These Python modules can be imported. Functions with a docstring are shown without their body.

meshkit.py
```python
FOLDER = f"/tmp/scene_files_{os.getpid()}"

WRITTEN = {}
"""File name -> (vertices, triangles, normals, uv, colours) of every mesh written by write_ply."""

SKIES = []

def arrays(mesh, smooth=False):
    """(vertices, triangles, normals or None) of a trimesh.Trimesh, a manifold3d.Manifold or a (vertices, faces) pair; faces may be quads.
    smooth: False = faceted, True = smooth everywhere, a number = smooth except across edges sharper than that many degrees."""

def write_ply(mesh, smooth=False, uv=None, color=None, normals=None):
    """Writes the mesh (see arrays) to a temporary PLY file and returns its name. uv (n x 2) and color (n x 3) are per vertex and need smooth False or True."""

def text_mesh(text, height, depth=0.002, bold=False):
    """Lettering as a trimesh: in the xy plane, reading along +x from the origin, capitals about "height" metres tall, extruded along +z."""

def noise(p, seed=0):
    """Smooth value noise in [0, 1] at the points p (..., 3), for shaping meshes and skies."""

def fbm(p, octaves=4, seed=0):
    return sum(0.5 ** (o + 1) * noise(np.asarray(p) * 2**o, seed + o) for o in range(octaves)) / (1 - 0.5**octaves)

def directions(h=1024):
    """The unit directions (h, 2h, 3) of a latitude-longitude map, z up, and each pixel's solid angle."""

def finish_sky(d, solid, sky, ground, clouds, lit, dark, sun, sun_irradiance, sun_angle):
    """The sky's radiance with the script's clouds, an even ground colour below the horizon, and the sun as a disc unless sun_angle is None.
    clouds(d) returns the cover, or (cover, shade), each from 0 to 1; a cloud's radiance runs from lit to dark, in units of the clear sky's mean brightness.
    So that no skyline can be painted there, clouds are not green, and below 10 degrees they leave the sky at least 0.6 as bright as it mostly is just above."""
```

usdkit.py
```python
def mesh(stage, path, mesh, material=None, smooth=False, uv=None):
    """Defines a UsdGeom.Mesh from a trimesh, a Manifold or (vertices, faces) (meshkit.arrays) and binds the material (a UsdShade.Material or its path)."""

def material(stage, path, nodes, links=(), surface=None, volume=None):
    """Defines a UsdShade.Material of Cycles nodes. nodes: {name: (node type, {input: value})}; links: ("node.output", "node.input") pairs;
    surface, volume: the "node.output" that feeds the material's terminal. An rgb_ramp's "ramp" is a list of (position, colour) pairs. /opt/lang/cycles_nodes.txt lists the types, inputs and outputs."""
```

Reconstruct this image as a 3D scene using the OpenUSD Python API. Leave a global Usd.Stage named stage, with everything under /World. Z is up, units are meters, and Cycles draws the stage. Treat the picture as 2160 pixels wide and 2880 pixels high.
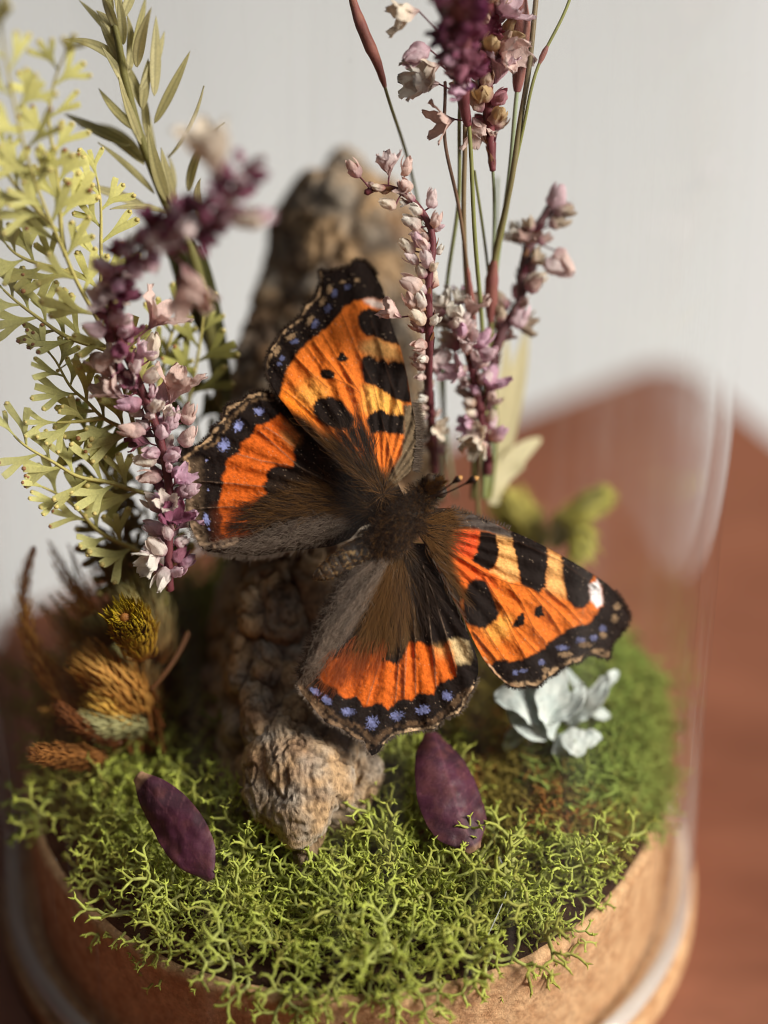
import math, numpy as np, trimesh, manifold3d, usdkit, meshkit
from pxr import Usd, UsdGeom, UsdLux, UsdShade, Gf, Sdf, Vt
from scipy.spatial import cKDTree
from scipy.interpolate import CubicSpline

stage = Usd.Stage.CreateInMemory()
UsdGeom.SetStageUpAxis(stage, 'Z')
UsdGeom.SetStageMetersPerUnit(stage, 1.0)
UsdGeom.Xform.Define(stage, '/World')
R = np.random.default_rng(11)

# ------------------------------------------------------------------ camera (millimetres here, written in metres)
F, PITCH, DF = 8500.0, math.radians(39), 299.0          # pixels of the 2160 x 2880 frame, tilt down, focus distance
V = np.array([0, math.cos(PITCH), -math.sin(PITCH)])
U = np.array([0, math.sin(PITCH), math.cos(PITCH)])
X = np.array([1.0, 0, 0])
EYE = 3.95 * X + 26.3 * U - 320.0 * V
cam = UsdGeom.Camera.Define(stage, '/World/camera')
mm = 0.001
Mx = Gf.Matrix4d(*[float(c) for c in (*X, 0, *U, 0, *(-V), 0, *(EYE * mm), 1)])
cam.AddTransformOp().Set(Mx)
cam.CreateHorizontalApertureAttr(24.0)
cam.CreateFocalLengthAttr(F * 24 / 2160)
cam.CreateFStopAttr(5.6)
cam.CreateFocusDistanceAttr(DF * mm)
cam.CreateClippingRangeAttr(Gf.Vec2f(0.005, 100))
cam.CreateExposureAttr(0.08)

# ------------------------------------------------------------------ light: a tall window to the right, soft room light
def rect_light(name, pos, target, w, h, power, color):
    l = UsdLux.RectLight.Define(stage, '/World/' + name)
    z = np.array(pos, float) - np.array(target, float)
    z /= np.linalg.norm(z)
    x = np.cross([0, 0, 1.0], z); x /= np.linalg.norm(x)
    y = np.cross(z, x)
    l.AddTransformOp().Set(Gf.Matrix4d(*[float(c) for c in (*x, 0, *y, 0, *z, 0, *pos, 1)]))
    l.CreateWidthAttr(w); l.CreateHeightAttr(h)
    l.CreateNormalizeAttr(False)
    l.CreateIntensityAttr(power)
    l.CreateColorAttr(Gf.Vec3f(*color))
    return l
rect_light('window_light', (3.3, -1.0, 2.5), (0, 0, 0.03), 1.7, 1.9, 35.0, (1.0, 0.93, 0.83))
rect_light('room_light', (0.3, 0.2, 3.4), (0, 0.1, 0), 3.2, 3.2, 0.72, (0.94, 0.97, 1.0))

# ------------------------------------------------------------------ helpers
COUNT = {}
def fresh(parent, name):
    k = parent + '/' + name
    n = COUNT.get(k, 0); COUNT[k] = n + 1
    return k if n == 0 else f'{k}_{n:03d}'

class Thing:
    def __init__(s, path, base): s.path, s.base = path, np.array(base, float)

def tag(prim, label=None, cat=None, group=None, kind=None):
    for k, v in (('label', label), ('category', cat), ('group', group), ('kind', kind)):
        if v: prim.SetCustomDataByKey(k, v)

def thing(name, label, cat, base=(0, 0, 0), group=None, kind=None):
    p = fresh('/World', name)
    x = UsdGeom.Xform.Define(stage, p)
    x.AddTranslateOp().Set(Gf.Vec3d(*[float(c) * mm for c in base]))
    tag(x.GetPrim(), label, cat, group, kind)
    return Thing(p, base)

def write(path, mesh, material, base, smooth=True, col=None):
    if isinstance(mesh, (tuple, list)): v, f = np.asarray(mesh[0], float), np.asarray(mesh[1])
    elif hasattr(mesh, 'to_mesh'):
        q = mesh.to_mesh(); v, f = np.array(q.vert_properties[:, :3], float), np.array(q.tri_verts)
    else: v, f = np.array(mesh.vertices), np.array(mesh.faces)
    m = usdkit.mesh(stage, path, ((v - base) * mm, f), MAT[material], smooth=smooth)
    m.CreateDoubleSidedAttr(True)
    if col is not None:
        pv = UsdGeom.PrimvarsAPI(m).CreatePrimvar('Col', Sdf.ValueTypeNames.Color3fArray, 'vertex')
        pv.Set(Vt.Vec3fArray.FromNumpy(np.asarray(col, np.float32)))
    return m

def part(name, mesh, material, parent, smooth=True, col=None, label=None, kind=None):
    m = write(fresh(parent.path, name), mesh, material, parent.base, smooth, col)
    tag(m.GetPrim(), label, None, None, kind)
    return Thing(str(m.GetPath()), parent.base)

def solo(name, mesh, material, label, cat, smooth=True, col=None, group=None, kind=None):
    m = write(fresh('/World', name), mesh, material, np.zeros(3), smooth, col)
    tag(m.GetPrim(), label, cat, group, kind)
    return Thing(str(m.GetPath()), np.zeros(3))

def P(px, py, t=0.0):
    """The place (mm) that stands t mm beyond the sharp plane in the direction of a picture point."""
    px, py, t = np.broadcast_arrays(np.asarray(px, float), np.asarray(py, float), np.asarray(t, float))
    d = DF + t
    return EYE + ((px - 1080) / F * d)[..., None] * X + (-(py - 1440) / F * d)[..., None] * U + d[..., None] * V
PM = F / DF                                              # pixels per mm at the sharp plane
def Ps(rows):
    rows = np.asarray(rows, float)
    return P(rows[:, 0], rows[:, 1], rows[:, 2] if rows.shape[1] > 2 else 0)

def crop(pts, c):
    p = np.asarray(pts, float); x0, y0, s = c
    q = p.copy(); q[..., 0] = x0 + p[..., 0] / s; q[..., 1] = y0 + p[..., 1] / s
    return q

def lin(*c):
    c = np.array(c, float) / 255
    return np.where(c <= 0.04045, c / 12.92, ((c + 0.055) / 1.055) ** 2.4)

def spline(pts, n):
    pts = np.asarray(pts, float)
    if len(pts) < 3:
        return pts[0] + np.linspace(0, 1, n)[:, None] * (pts[-1] - pts[0])
    s = np.r_[0, np.cumsum(np.linalg.norm(np.diff(pts, axis=0), axis=1))]
    return CubicSpline(s, pts)(np.linspace(0, s[-1], n))

def unit(v):
    v = np.asarray(v, float); return v / (np.linalg.norm(v, axis=-1, keepdims=True) + 1e-12)

def frame(t):
    t = unit(t); a = unit(np.cross(t, [0, 0, 1] if abs(t[2]) < 0.9 else [1.0, 0, 0])); return a, np.cross(t, a)

def tube(pts, rad, sides=6):
    """Tube along points, ends drawn to a point."""
    pts = np.asarray(pts, float); n = len(pts)
    rad = np.broadcast_to(rad, (n,))
    T = unit(np.gradient(pts, axis=0))
    A = np.zeros_like(pts); a, _ = frame(T[0])
    for i in range(n):
        a = unit(a - T[i] * (a @ T[i])); A[i] = a
    B = np.cross(T, A)
    ang = np.arange(sides) * 2 * np.pi / sides
    v = pts[:, None] + rad[:, None, None] * (np.cos(ang)[None, :, None] * A[:, None] + np.sin(ang)[None, :, None] * B[:, None])
    v = v.reshape(-1, 3)
    i, j = np.meshgrid(np.arange(n - 1), np.arange(sides), indexing='ij')
    q = np.stack([i * sides + j, i * sides + (j + 1) % sides, (i + 1) * sides + (j + 1) % sides, (i + 1) * sides + j], -1).reshape(-1, 4)
    f = np.vstack([q[:, [0, 1, 2]], q[:, [0, 2, 3]]])
    k = len(v)
    v = np.vstack([v, pts[0] - T[0] * rad[0] * .6, pts[-1] + T[-1] * rad[-1] * .8])
    jj = np.arange(sides)
    f = np.vstack([f, np.stack([np.full(sides, k), (jj + 1) % sides, jj], 1), np.stack([np.full(sides, k + 1), (n - 1) * sides + jj, (n - 1) * sides + (jj + 1) % sides], 1)])
    return v, f

def join(parts):
    vs, fs, n = [], [], 0
    for v, f in parts:
        vs.append(v); fs.append(np.asarray(f) + n); n += len(v)
    return np.vstack(vs), np.vstack(fs)

def ribbon(pts, width, normal, thick=0.08, fold=0.0, cross=5, cup=0.0):
    """Leaf blade: a closed thin sheet along a line. width: full width at each point; fold raises the edges (V), cup bends them round."""
    pts = np.asarray(pts, float); n = len(pts)
    width = np.broadcast_to(width, (n,)); T = unit(np.gradient(pts, axis=0))
    N = np.broadcast_to(normal, (n, 3)); S = unit(np.cross(T, N)); N = np.cross(S, T)
    w = np.linspace(-1, 1, cross)
    up = fold * np.abs(w) + cup * w ** 2
    mid = pts[:, None] + .5 * width[:, None, None] * (w[None, :, None] * S[:, None] + up[None, :, None] * N[:, None])
    th = thick * (1 - .7 * np.abs(w))
    top, bot = mid + .5 * th[None, :, None] * N[:, None], mid - .5 * th[None, :, None] * N[:, None]
    v = np.vstack([top.reshape(-1, 3), bot.reshape(-1, 3)]); k = n * cross
    i, j = np.meshgrid(np.arange(n - 1), np.arange(cross - 1), indexing='ij')
    q = np.stack([i * cross + j, i * cross + j + 1, (i + 1) * cross + j + 1, (i + 1) * cross + j], -1).reshape(-1, 4)
    f = [q[:, [0, 1, 2]], q[:, [0, 2, 3]], q[:, [2, 1, 0]] + k, q[:, [3, 2, 0]] + k]
    a = np.arange(n - 1) * cross
    for e0, e1, s in ((a, a + cross, 1), (a + cross - 1, a + 2 * cross - 1, -1)):
        g = np.stack([e0, e1, e1 + k, e0 + k], 1)[:, ::s]
        f += [g[:, [0, 1, 2]], g[:, [0, 2, 3]]]
    b = np.arange(cross - 1)
    for e0, e1 in ((b + 1, b), ((n - 1) * cross + b, (n - 1) * cross + b + 1)):
        g = np.stack([e0, e1, e1 + k, e0 + k], 1)
        f += [g[:, [0, 1, 2]], g[:, [0, 2, 3]]]
    return v, np.vstack(f)

def hairs(path, roots, tips, material, base, w=0.03, bend=None, kind='stuff'):
    """Fine hairs as curves, root to tip, four points each."""
    n = len(roots); s = np.array([0, .35, .7, 1.0])
    p = roots[:, None] + s[None, :, None] * (tips - roots)[:, None]
    if bend is not None: p = p + (s * (1 - s) * 4)[None, :, None] * bend[:, None]
    c = UsdGeom.BasisCurves.Define(stage, path)
    c.CreateTypeAttr('linear')
    c.CreatePointsAttr(Vt.Vec3fArray.FromNumpy(((p.reshape(-1, 3) - base) * mm).astype(np.float32)))
    c.CreateCurveVertexCountsAttr(Vt.IntArray.FromNumpy(np.full(n, 4, np.int32)))
    c.CreateWidthsAttr(Vt.FloatArray.FromNumpy(np.tile(np.array([1, .9, .6, .15]) * w * mm, n).astype(np.float32)))
    c.SetWidthsInterpolation('vertex')
    UsdShade.MaterialBindingAPI.Apply(c.GetPrim()).Bind(MAT[material])
    tag(c.GetPrim(), kind=kind)
    return c

# ------------------------------------------------------------------ materials
MAT = {}
def mat(name, color=None, color2=None, size=1.0, detail=4, contrast=(.35, .65), rough=.6, spec=.3, bump=0, bsize=.2, transl=0.0, tcol=None, sheen=0.0, vary=0.0, stretch=(1, 1, 1), coat=0.0, tint=None):
    """Procedural material. color None: the mesh's own colours. size / bsize: size of the colour / relief grain in mm."""
    n, L = {}, []
    n['geo'] = ('geometry', {})
    n['map'] = ('mapping', {'scale': stretch}); L.append(('geo.position', 'map.vector'))
    n['p'] = ('principled_bsdf', {'roughness': rough, 'specular_ior_level': spec, 'sheen_weight': sheen, 'coat_weight': coat})
    if color is None:
        n['at'] = ('attribute', {'attribute': 'Col'}); src = 'at.color'
    elif color2 is None:
        n['c'] = ('color', {'value': color}); src = 'c.color'
    else:
        n['nz'] = ('noise_texture', {'scale': 1000 / size, 'detail': detail, 'roughness': .6}); L.append(('map.vector', 'nz.vector'))
        n['rm'] = ('rgb_ramp', {'ramp': [(0, color), (contrast[0], color), (contrast[1], color2), (1, color2)]}); L.append(('nz.fac', 'rm.fac')); src = 'rm.color'
    if tint:                                                  # some copies drier than others
        n['oi'] = ('object_info', {}); n['tm'] = ('map_range', {'from_min': .55, 'from_max': 1, 'to_min': 0, 'to_max': tint[1], 'clamp': True}); L.append(('oi.random', 'tm.value'))
        n['tx'] = ('mix_color', {'blend_type': 'mix', 'b': tint[0]}); L += [(src, 'tx.a'), ('tm.result', 'tx.fac')]; src = 'tx.result'
    if vary:
        n['nv'] = ('noise_texture', {'scale': 1000 / (size * .3), 'detail': 5, 'roughness': .7}); L.append(('map.vector', 'nv.vector'))
        n['mr'] = ('map_range', {'from_min': .3, 'from_max': .7, 'to_min': 1 - vary, 'to_max': 1 + vary}); L.append(('nv.fac', 'mr.value'))
        n['mu'] = ('vector_math', {'math_type': 'multiply'}); L += [(src, 'mu.vector1'), ('mr.result', 'mu.vector2')]
        src = 'mu.vector'
    L.append((src, 'p.base_color'))
    if bump:
        n['nb'] = ('noise_texture', {'scale': 1000 / bsize, 'detail': 6, 'roughness': .65}); L.append(('map.vector', 'nb.vector'))
        n['bp'] = ('bump', {'strength': 1.0, 'distance': bump * mm}); L += [('nb.fac', 'bp.height'), ('bp.normal', 'p.normal')]
    out = 'p.BSDF'
    if transl:
        n['tr'] = ('translucent_bsdf', {})
        if tcol is not None: n['tr'][1]['color'] = tcol
        else: L.append((src, 'tr.color'))
        n['mx'] = ('mix_closure', {'fac': transl}); L += [('p.BSDF', 'mx.closure1'), ('tr.BSDF', 'mx.closure2')]
        out = 'mx.closure'
    MAT[name] = usdkit.material(stage, '/World/Looks/' + name, n, L, surface=out)

mat('table_wood', lin(134, 86, 66), lin(112, 68, 51), size=22, rough=.45, spec=.35, vary=.12, stretch=(.35, 1, 1), bump=.05, bsize=1.5)
mat('floor_paint', lin(234, 236, 239), lin(222, 224, 227), size=160, rough=.55, stretch=(1, .06, 1))
mat('cork', lin(208, 170, 130), lin(182, 140, 102), size=1.7, contrast=(.4, .62), rough=.85, spec=.15, bump=.35, bsize=.9, vary=.25)
mat('soil', lin(62, 44, 32), lin(40, 28, 20), size=1.5, rough=.95, spec=.1, bump=.4, bsize=.6)
mat('bark', None, size=1.8, rough=.92, spec=.1, bump=.26, bsize=.5, vary=.34, stretch=(1.3, 1.3, .45))
mat('wing', None, size=.5, rough=.8, spec=.05, bump=.02, bsize=.16, vary=.14)
mat('fur_gold', lin(112, 78, 40), rough=.6, spec=.15, transl=.15)
mat('fur_dark', lin(46, 34, 26), rough=.6, spec=.12)
mat('fur_grey', lin(112, 98, 86), rough=.55, spec=.3, transl=.15)
mat('fur_orange', lin(170, 84, 28), rough=.5, spec=.3, transl=.2)
mat('chitin', lin(40, 31, 24), lin(70, 52, 36), size=.5, rough=.55, spec=.35, bump=.05, bsize=.15)
mat('abdomen', None, rough=.5, spec=.4, bump=.05, bsize=.12, vary=.3, size=.6)
mat('antenna', None, rough=.5, spec=.3)

def glass():
    # thin clear wall; its handling marks are faint upright smears and specks of dust
    n = {'t': ('transparent_bsdf', {'color': (.985, .987, .985)}), 'g': ('glossy_bsdf', {'roughness': .03, 'color': (1, 1, 1)}), 'f': ('fresnel', {}), 'm': ('mix_closure', {}),
         'geo': ('geometry', {}), 'ior': ('map_range', {'from_min': 0, 'from_max': 1, 'to_min': 1.14, 'to_max': 1 / 1.14}),
         'mp': ('mapping', {'scale': (1, 1, .03)}), 'nz': ('noise_texture', {'scale': 420, 'detail': 5, 'roughness': .7}), 'sr': ('map_range', {'from_min': .52, 'from_max': .8, 'to_min': 0, 'to_max': .1, 'clamp': True}),
         'vo': ('voronoi_texture', {'scale': 260}), 'dr': ('map_range', {'from_min': .0, 'from_max': .045, 'to_min': .5, 'to_max': 0, 'clamp': True}),
         'ad': ('math', {'math_type': 'add', 'use_clamp': True}), 'd': ('diffuse_bsdf', {'color': (.8, .8, .8)}), 'tl': ('translucent_bsdf', {'color': (.8, .8, .8)}), 'dm': ('mix_closure', {'fac': .5}), 'o': ('mix_closure', {})}
    MAT['glass'] = usdkit.material(stage, '/World/Looks/glass', n, [('geo.backfacing', 'ior.value'), ('ior.result', 'f.IOR'), ('f.fac', 'm.fac'), ('t.BSDF', 'm.closure1'), ('g.BSDF', 'm.closure2'),
        ('geo.position', 'mp.vector'), ('mp.vector', 'nz.vector'), ('nz.fac', 'sr.value'), ('geo.position', 'vo.vector'), ('vo.distance', 'dr.value'), ('sr.result', 'ad.value1'), ('dr.result', 'ad.value2'),
        ('d.BSDF', 'dm.closure1'), ('tl.BSDF', 'dm.closure2'), ('ad.value', 'o.fac'), ('m.closure', 'o.closure1'), ('dm.closure', 'o.closure2')], surface='o.closure')
glass()
mat('grass', None, rough=.5, spec=.35, transl=.15)
mat('leaf', None, size=.8, rough=.55, spec=.25, transl=.48, vary=.14, bump=.03, bsize=.25)
mat('petal', None, size=.5, rough=.7, spec=.12, transl=.48, vary=.16, bump=.12, bsize=.5, stretch=(1.8, 1.8, .6))
mat('stem', None, size=.5, rough=.55, spec=.3, vary=.2, bump=.04, bsize=.25)
mat('plum', None, size=1.2, rough=.5, spec=.25, transl=.1, vary=.2, bump=.06, bsize=.5)
mat('moss', None, tint=(lin(150, 132, 66), .5), size=1.2, rough=.7, spec=.15, transl=.24, vary=.18)
mat('lichen', lin(226, 232, 228), lin(196, 208, 206), size=1.6, rough=.8, spec=.15, bump=.1, bsize=.5, transl=.2)
mat('stone', lin(96, 104, 122), lin(70, 76, 92), size=1.5, rough=.35, spec=.5, bump=.05, bsize=.4)
mat('silk', lin(210, 214, 226), rough=.3, spec=.6)
def glass2(name, ior, rough):
    n = {'t': ('transparent_bsdf', {'color': (.985, .987, .985)}), 'g': ('glossy_bsdf', {'roughness': rough, 'color': (1, 1, 1)}), 'f': ('fresnel', {}), 'm': ('mix_closure', {}),
         'geo': ('geometry', {}), 'ior': ('map_range', {'from_min': 0, 'from_max': 1, 'to_min': ior, 'to_max': 1 / ior})}
    MAT[name] = usdkit.material(stage, '/World/Looks/' + name, n, [('geo.backfacing', 'ior.value'), ('ior.result', 'f.IOR'), ('f.fac', 'm.fac'), ('t.BSDF', 'm.closure1'), ('g.BSDF', 'm.closure2')], surface='m.closure')
glass2('glass_inner', 1.1, .04)
MAT['glass_foot'] = usdkit.material(stage, '/World/Looks/glass_foot', {'p': ('principled_bsdf', {'base_color': (.97, .98, .97), 'roughness': .12, 'transmission_weight': .72, 'ior': 1.5})}, [], surface='p.BSDF')
# ------------------------------------------------------------------ floor, table, cork base, glass dome
fl = trimesh.creation.box((9000, 9000, 20)); fl.apply_translation((0, 1500, -790))
solo('floor', fl, 'floor_paint', 'pale grey painted floor far below and beyond the table', None, smooth=False, kind='structure')

def on_plane(px, py, z):
    d = unit(V + (px - 1080) / F * X - (py - 1440) / F * U)
    return EYE + d * ((z - EYE[2]) / d[2])
TZ = -20.0
K = on_plane(1895, 1000, TZ)                             # far corner of the table top
e1 = unit((on_plane(0, 1740, TZ) - K)[:2]); e2 = np.array([-e1[1], e1[0]])
if e2[1] > 0: e2 = -e2
def rounded_slab(c, a, b, la, lb, z0, z1, r):
    from shapely.geometry import Polygon
    c = np.array(c[:2]); q = Polygon([c, c + a * la, c + a * la + b * lb, c + b * lb]).buffer(-r).buffer(r, quad_segs=8)
    m = trimesh.creation.extrude_polygon(q, z1 - z0); m.apply_translation((0, 0, z0)); return m
tb = thing('table', 'reddish brown wooden table under the glass dome', 'table', (0, 0, TZ))
part('table_top', rounded_slab(K, e1, e2, 700, 900, TZ - 22, TZ, 6), 'table_wood', tb, smooth=30)
for (a, b) in ((40, 40), (640, 40), (40, 840), (640, 840)):
    c = K[:2] + e1 * a + e2 * b
    lg = trimesh.creation.box((45, 45, 736)); lg.apply_translation((c[0], c[1], TZ - 22 - 369)); part('leg', lg, 'table_wood', tb, smooth=False)

def lathe(prof, n=128):
    prof = np.asarray(prof, float); ang = np.arange(n) * 2 * np.pi / n
    v = np.stack([prof[:, 0, None] * np.cos(ang), prof[:, 0, None] * np.sin(ang), np.broadcast_to(prof[:, 1, None], (len(prof), n))], -1).reshape(-1, 3)
    i, j = np.meshgrid(np.arange(len(prof) - 1), np.arange(n), indexing='ij')
    q = np.stack([i * n + j, i * n + (j + 1) % n, (i + 1) * n + (j + 1) % n, (i + 1) * n + j], -1).reshape(-1, 4)
    return v, np.vstack([q[:, [0, 1, 2]], q[:, [0, 2, 3]]])

cork = thing('cork_base', 'round tan cork stopper that closes the glass dome from below', 'cork base', (0, 0, TZ))
prof = [(.01, TZ + .01), (37.2, TZ + .01), (37.8, TZ + .5), (37.8, -16.9), (37.3, -16.4), (34.0, -16.4)]
prof += [(34.0, z) for z in np.linspace(-15.6, -1.0, 24)] + [(33.9, -.5), (33.6, -.15), (33.2, 0)] + [(r, 0) for r in (32, 30, 24, 12, .01)]
v, f = lathe(prof, 220)
rr = np.hypot(v[:, 0], v[:, 1]); ok = (rr > 5) & (v[:, 2] > -16) & (v[:, 2] < .1)
nz = meshkit.fbm(v / 1.6, 3, 3) - .5
v[:, :2] -= np.where(ok, .28 * (nz + np.abs(nz)), 0)[:, None] * v[:, :2] / np.maximum(rr, 1)[:, None]
part('cork_plug', (v, f), 'cork', cork)
sv, sf = lathe([(33.0, .02), (32.6, .5), (31.5, .9), (28, 1.2), (14, 1.4), (.01, 1.4)], 160)
sv[:, :2] *= (1 + .022 * (meshkit.fbm(np.c_[sv[:, :2] / 4, np.zeros(len(sv))], 3, 5) - .5) * (np.hypot(sv[:, 0], sv[:, 1]) > 20))[:, None]
solo('soil_layer', (sv, sf), 'soil', 'thin layer of dark brown soil on the cork under the moss', None, kind='stuff')

# dome: hollow shell with a rounded foot, narrowing slowly to its round top
H = 150.0
zz = np.r_[np.linspace(-13.7, 60, 30), np.linspace(60, 118, 24)[1:]]
ro = np.where(zz < 55, 37.2, 37.2 - 1.9 * ((np.maximum(zz, 55) - 55) / 40) ** 1.6)
top = [(ro[-1] * math.cos(a), 118 + 30 * math.sin(a)) for a in np.linspace(0, math.pi / 2 - .001, 20)[1:]]
outer = list(zip(ro, zz)) + top
TH = 1.7
inner = [(r - TH if r > TH + .1 else .01, z if z < 118 else z - TH * (z - 118) / 30) for r, z in list(zip(ro, zz)) + top]
gl = thing('glass_dome', 'clear glass dome standing on the cork base over the butterfly', 'glass dome', (0, 0, -16))
part('dome_shell', lathe(outer + [], 200), 'glass', gl)
part('dome_lining', lathe(inner, 200), 'glass_inner', gl)

a_ = np.linspace(0, 2 * np.pi, 25)
part('foot_rim', lathe(np.c_[36.35 + .98 * np.cos(a_), -14.95 + 1.25 * np.sin(a_)], 200), 'glass_foot', gl)
# ------------------------------------------------------------------ piece of bark
def hull_chain(chain, edge=.5, smooth=6, branches=()):
    """chain: rows (px, py, t, r mm): one surface of hulls of neighbouring spheres."""
    def S(c): return manifold3d.Manifold.sphere(c[3], 28).translate([float(q) for q in P(c[0], c[1], c[2])])
    parts = []
    for ch in (chain,) + tuple(branches):
        parts += [manifold3d.Manifold.batch_hull([S(a), S(b)]) for a, b in zip(ch[:-1], ch[1:])]
    m = manifold3d.Manifold.batch_boolean(parts, manifold3d.OpType.Add).refine_to_length(edge)
    q = m.to_mesh(); t = trimesh.Trimesh(np.array(q.vert_properties[:, :3], float), np.array(q.tri_verts), process=True)
    trimesh.smoothing.filter_taubin(t, iterations=smooth)
    return t

def rough_bark(t, amp=1.0, cell=(3.2, 3.2, 6.0), crack=.45, seed=0, tone=1.0, fine=.5, grain=(.55, .9, 2.2), cut=.55):
    """Bark relief: long rounded plates with deep cracks, pits and grain; returns mesh and colours (grey crust over tan cork)."""
    v = t.vertices.copy(); n = t.vertex_normals.copy(); rg = np.random.default_rng(seed)
    lo, hi = v.min(0) - 5, v.max(0) + 5; c = np.array(cell)
    k = int(np.prod((hi - lo) / c) * 1.1) + 8
    q = (v + 1.6 * np.stack([meshkit.fbm(v / 3 + 31 * i, 3, seed + i) - .5 for i in range(3)], 1)) / c
    tree = cKDTree(rg.uniform(lo, hi, (k, 3)) / c)
    d, idx = tree.query(q, k=2)
    e = d[:, 1] - d[:, 0]
    plate = 1 - np.exp(-(e / .16) ** 1.5)
    hgt = rg.uniform(.35, 1.0, k)[idx[:, 0]]
    big = meshkit.fbm(v / 5, 3, seed + 7) - .5
    f1 = meshkit.fbm(v / np.array([.9, .9, 1.3]), 4, seed + 9) - .5
    g = np.stack([v @ X, v @ V, v @ U], 1)                    # wrinkles run along the piece
    wv = np.stack([meshkit.fbm(v / 2.4 + 17 * i, 2, seed + 30 + i) - .5 for i in range(3)], 1)
    ridge = 1 - np.abs(2 * meshkit.fbm((g + 2.2 * wv) / np.array(grain), 3, seed + 15) - 1)
    ridge = ridge ** 2
    deep = np.clip((.36 - np.abs(meshkit.fbm((g + 1.5 * wv) / np.array([2.2, 2.2, 4.5]), 2, seed + 44) - .5) * 8) / .36, 0, 1)
    pit = np.clip((meshkit.noise(v / 1.1, seed + 21) - .78) / .22, 0, 1) ** 1.0
    h = amp * (crack * 1.9 * plate * hgt + 1.6 * big) + fine * (.8 * f1 + .75 * ridge) - .9 * pit * fine - cut * deep
    t2 = trimesh.Trimesh(v + n * h[:, None], t.faces, process=False)
    tan, grey, dark, red = lin(176, 146, 112), lin(160, 148, 134), lin(52, 38, 30), lin(132, 98, 72)
    w = np.clip((meshkit.fbm(v / 2.6, 4, seed + 3) - .38) / .26, 0, 1)[:, None]
    col = tan * (1 - w) + grey * w
    w = np.clip((meshkit.fbm(v / 4.5, 3, seed + 5) - .56) / .16, 0, 1)[:, None]; col = col * (1 - .6 * w) + red * .6 * w
    spk = np.clip((meshkit.fbm(v / .5, 3, seed + 8) - .57) / .1, 0, 1)[:, None]; col = col * (1 - .5 * spk) + dark * .5 * spk
    cr = np.clip(np.maximum((1 - plate / .5) * min(1, crack * 1.6), .7 * deep), 0, 1)[:, None]; col = col * (1 - .75 * cr) + dark * .75 * cr
    return t2, col * tone

bark = thing('bark_piece', 'upright craggy piece of grey brown bark behind the butterfly', 'bark', P(860, 2150, 9))
main = [(790, 2240, 13, 5.4), (815, 1850, 14, 6.2), (870, 1600, 15, 7.0), (930, 1320, 18, 8.4), (985, 1050, 23, 7.8), (965, 820, 27, 6.4), (955, 640, 30, 6.3)]
br = [[(980, 1050, 23, 6), (1085, 800, 28, 3.6), (1085, 640, 31, 3.4)], [(660, 2200, 18, 3), (670, 1900, 19, 3.4), (770, 1600, 18, 4.4)], [(930, 1320, 18, 6), (1150, 1250, 19, 2.6), (1190, 1400, 17, 1.6)], [(820, 800, 30, 2.8), (845, 650, 31, 3.3)], [(830, 830, 28, 2.8), (775, 960, 25, 3.4), (765, 1100, 22, 4.2), (810, 1320, 18, 5)]]
t, col = rough_bark(hull_chain(main, .42, 5, br), 1.0, (4.4, 4.4, 13), .6, 4, .98, .5, cut=.8)
part('bark_body', t, 'bark', bark, col=col)
t, col = rough_bark(hull_chain([(955, 640, 30, 5), (985, 540, 31, 3.2), (972, 480, 32, 1.9)], .35, 5, [[(1060, 640, 31, 3.6), (1075, 560, 32, 2.0)], [(865, 620, 31, 2.9), (890, 550, 32, 2.0)]]), .7, (2.4, 2.4, 4.5), .4, 8, .95, cut=.6)
part('bark_knob', t, 'bark', bark, col=col)
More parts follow.
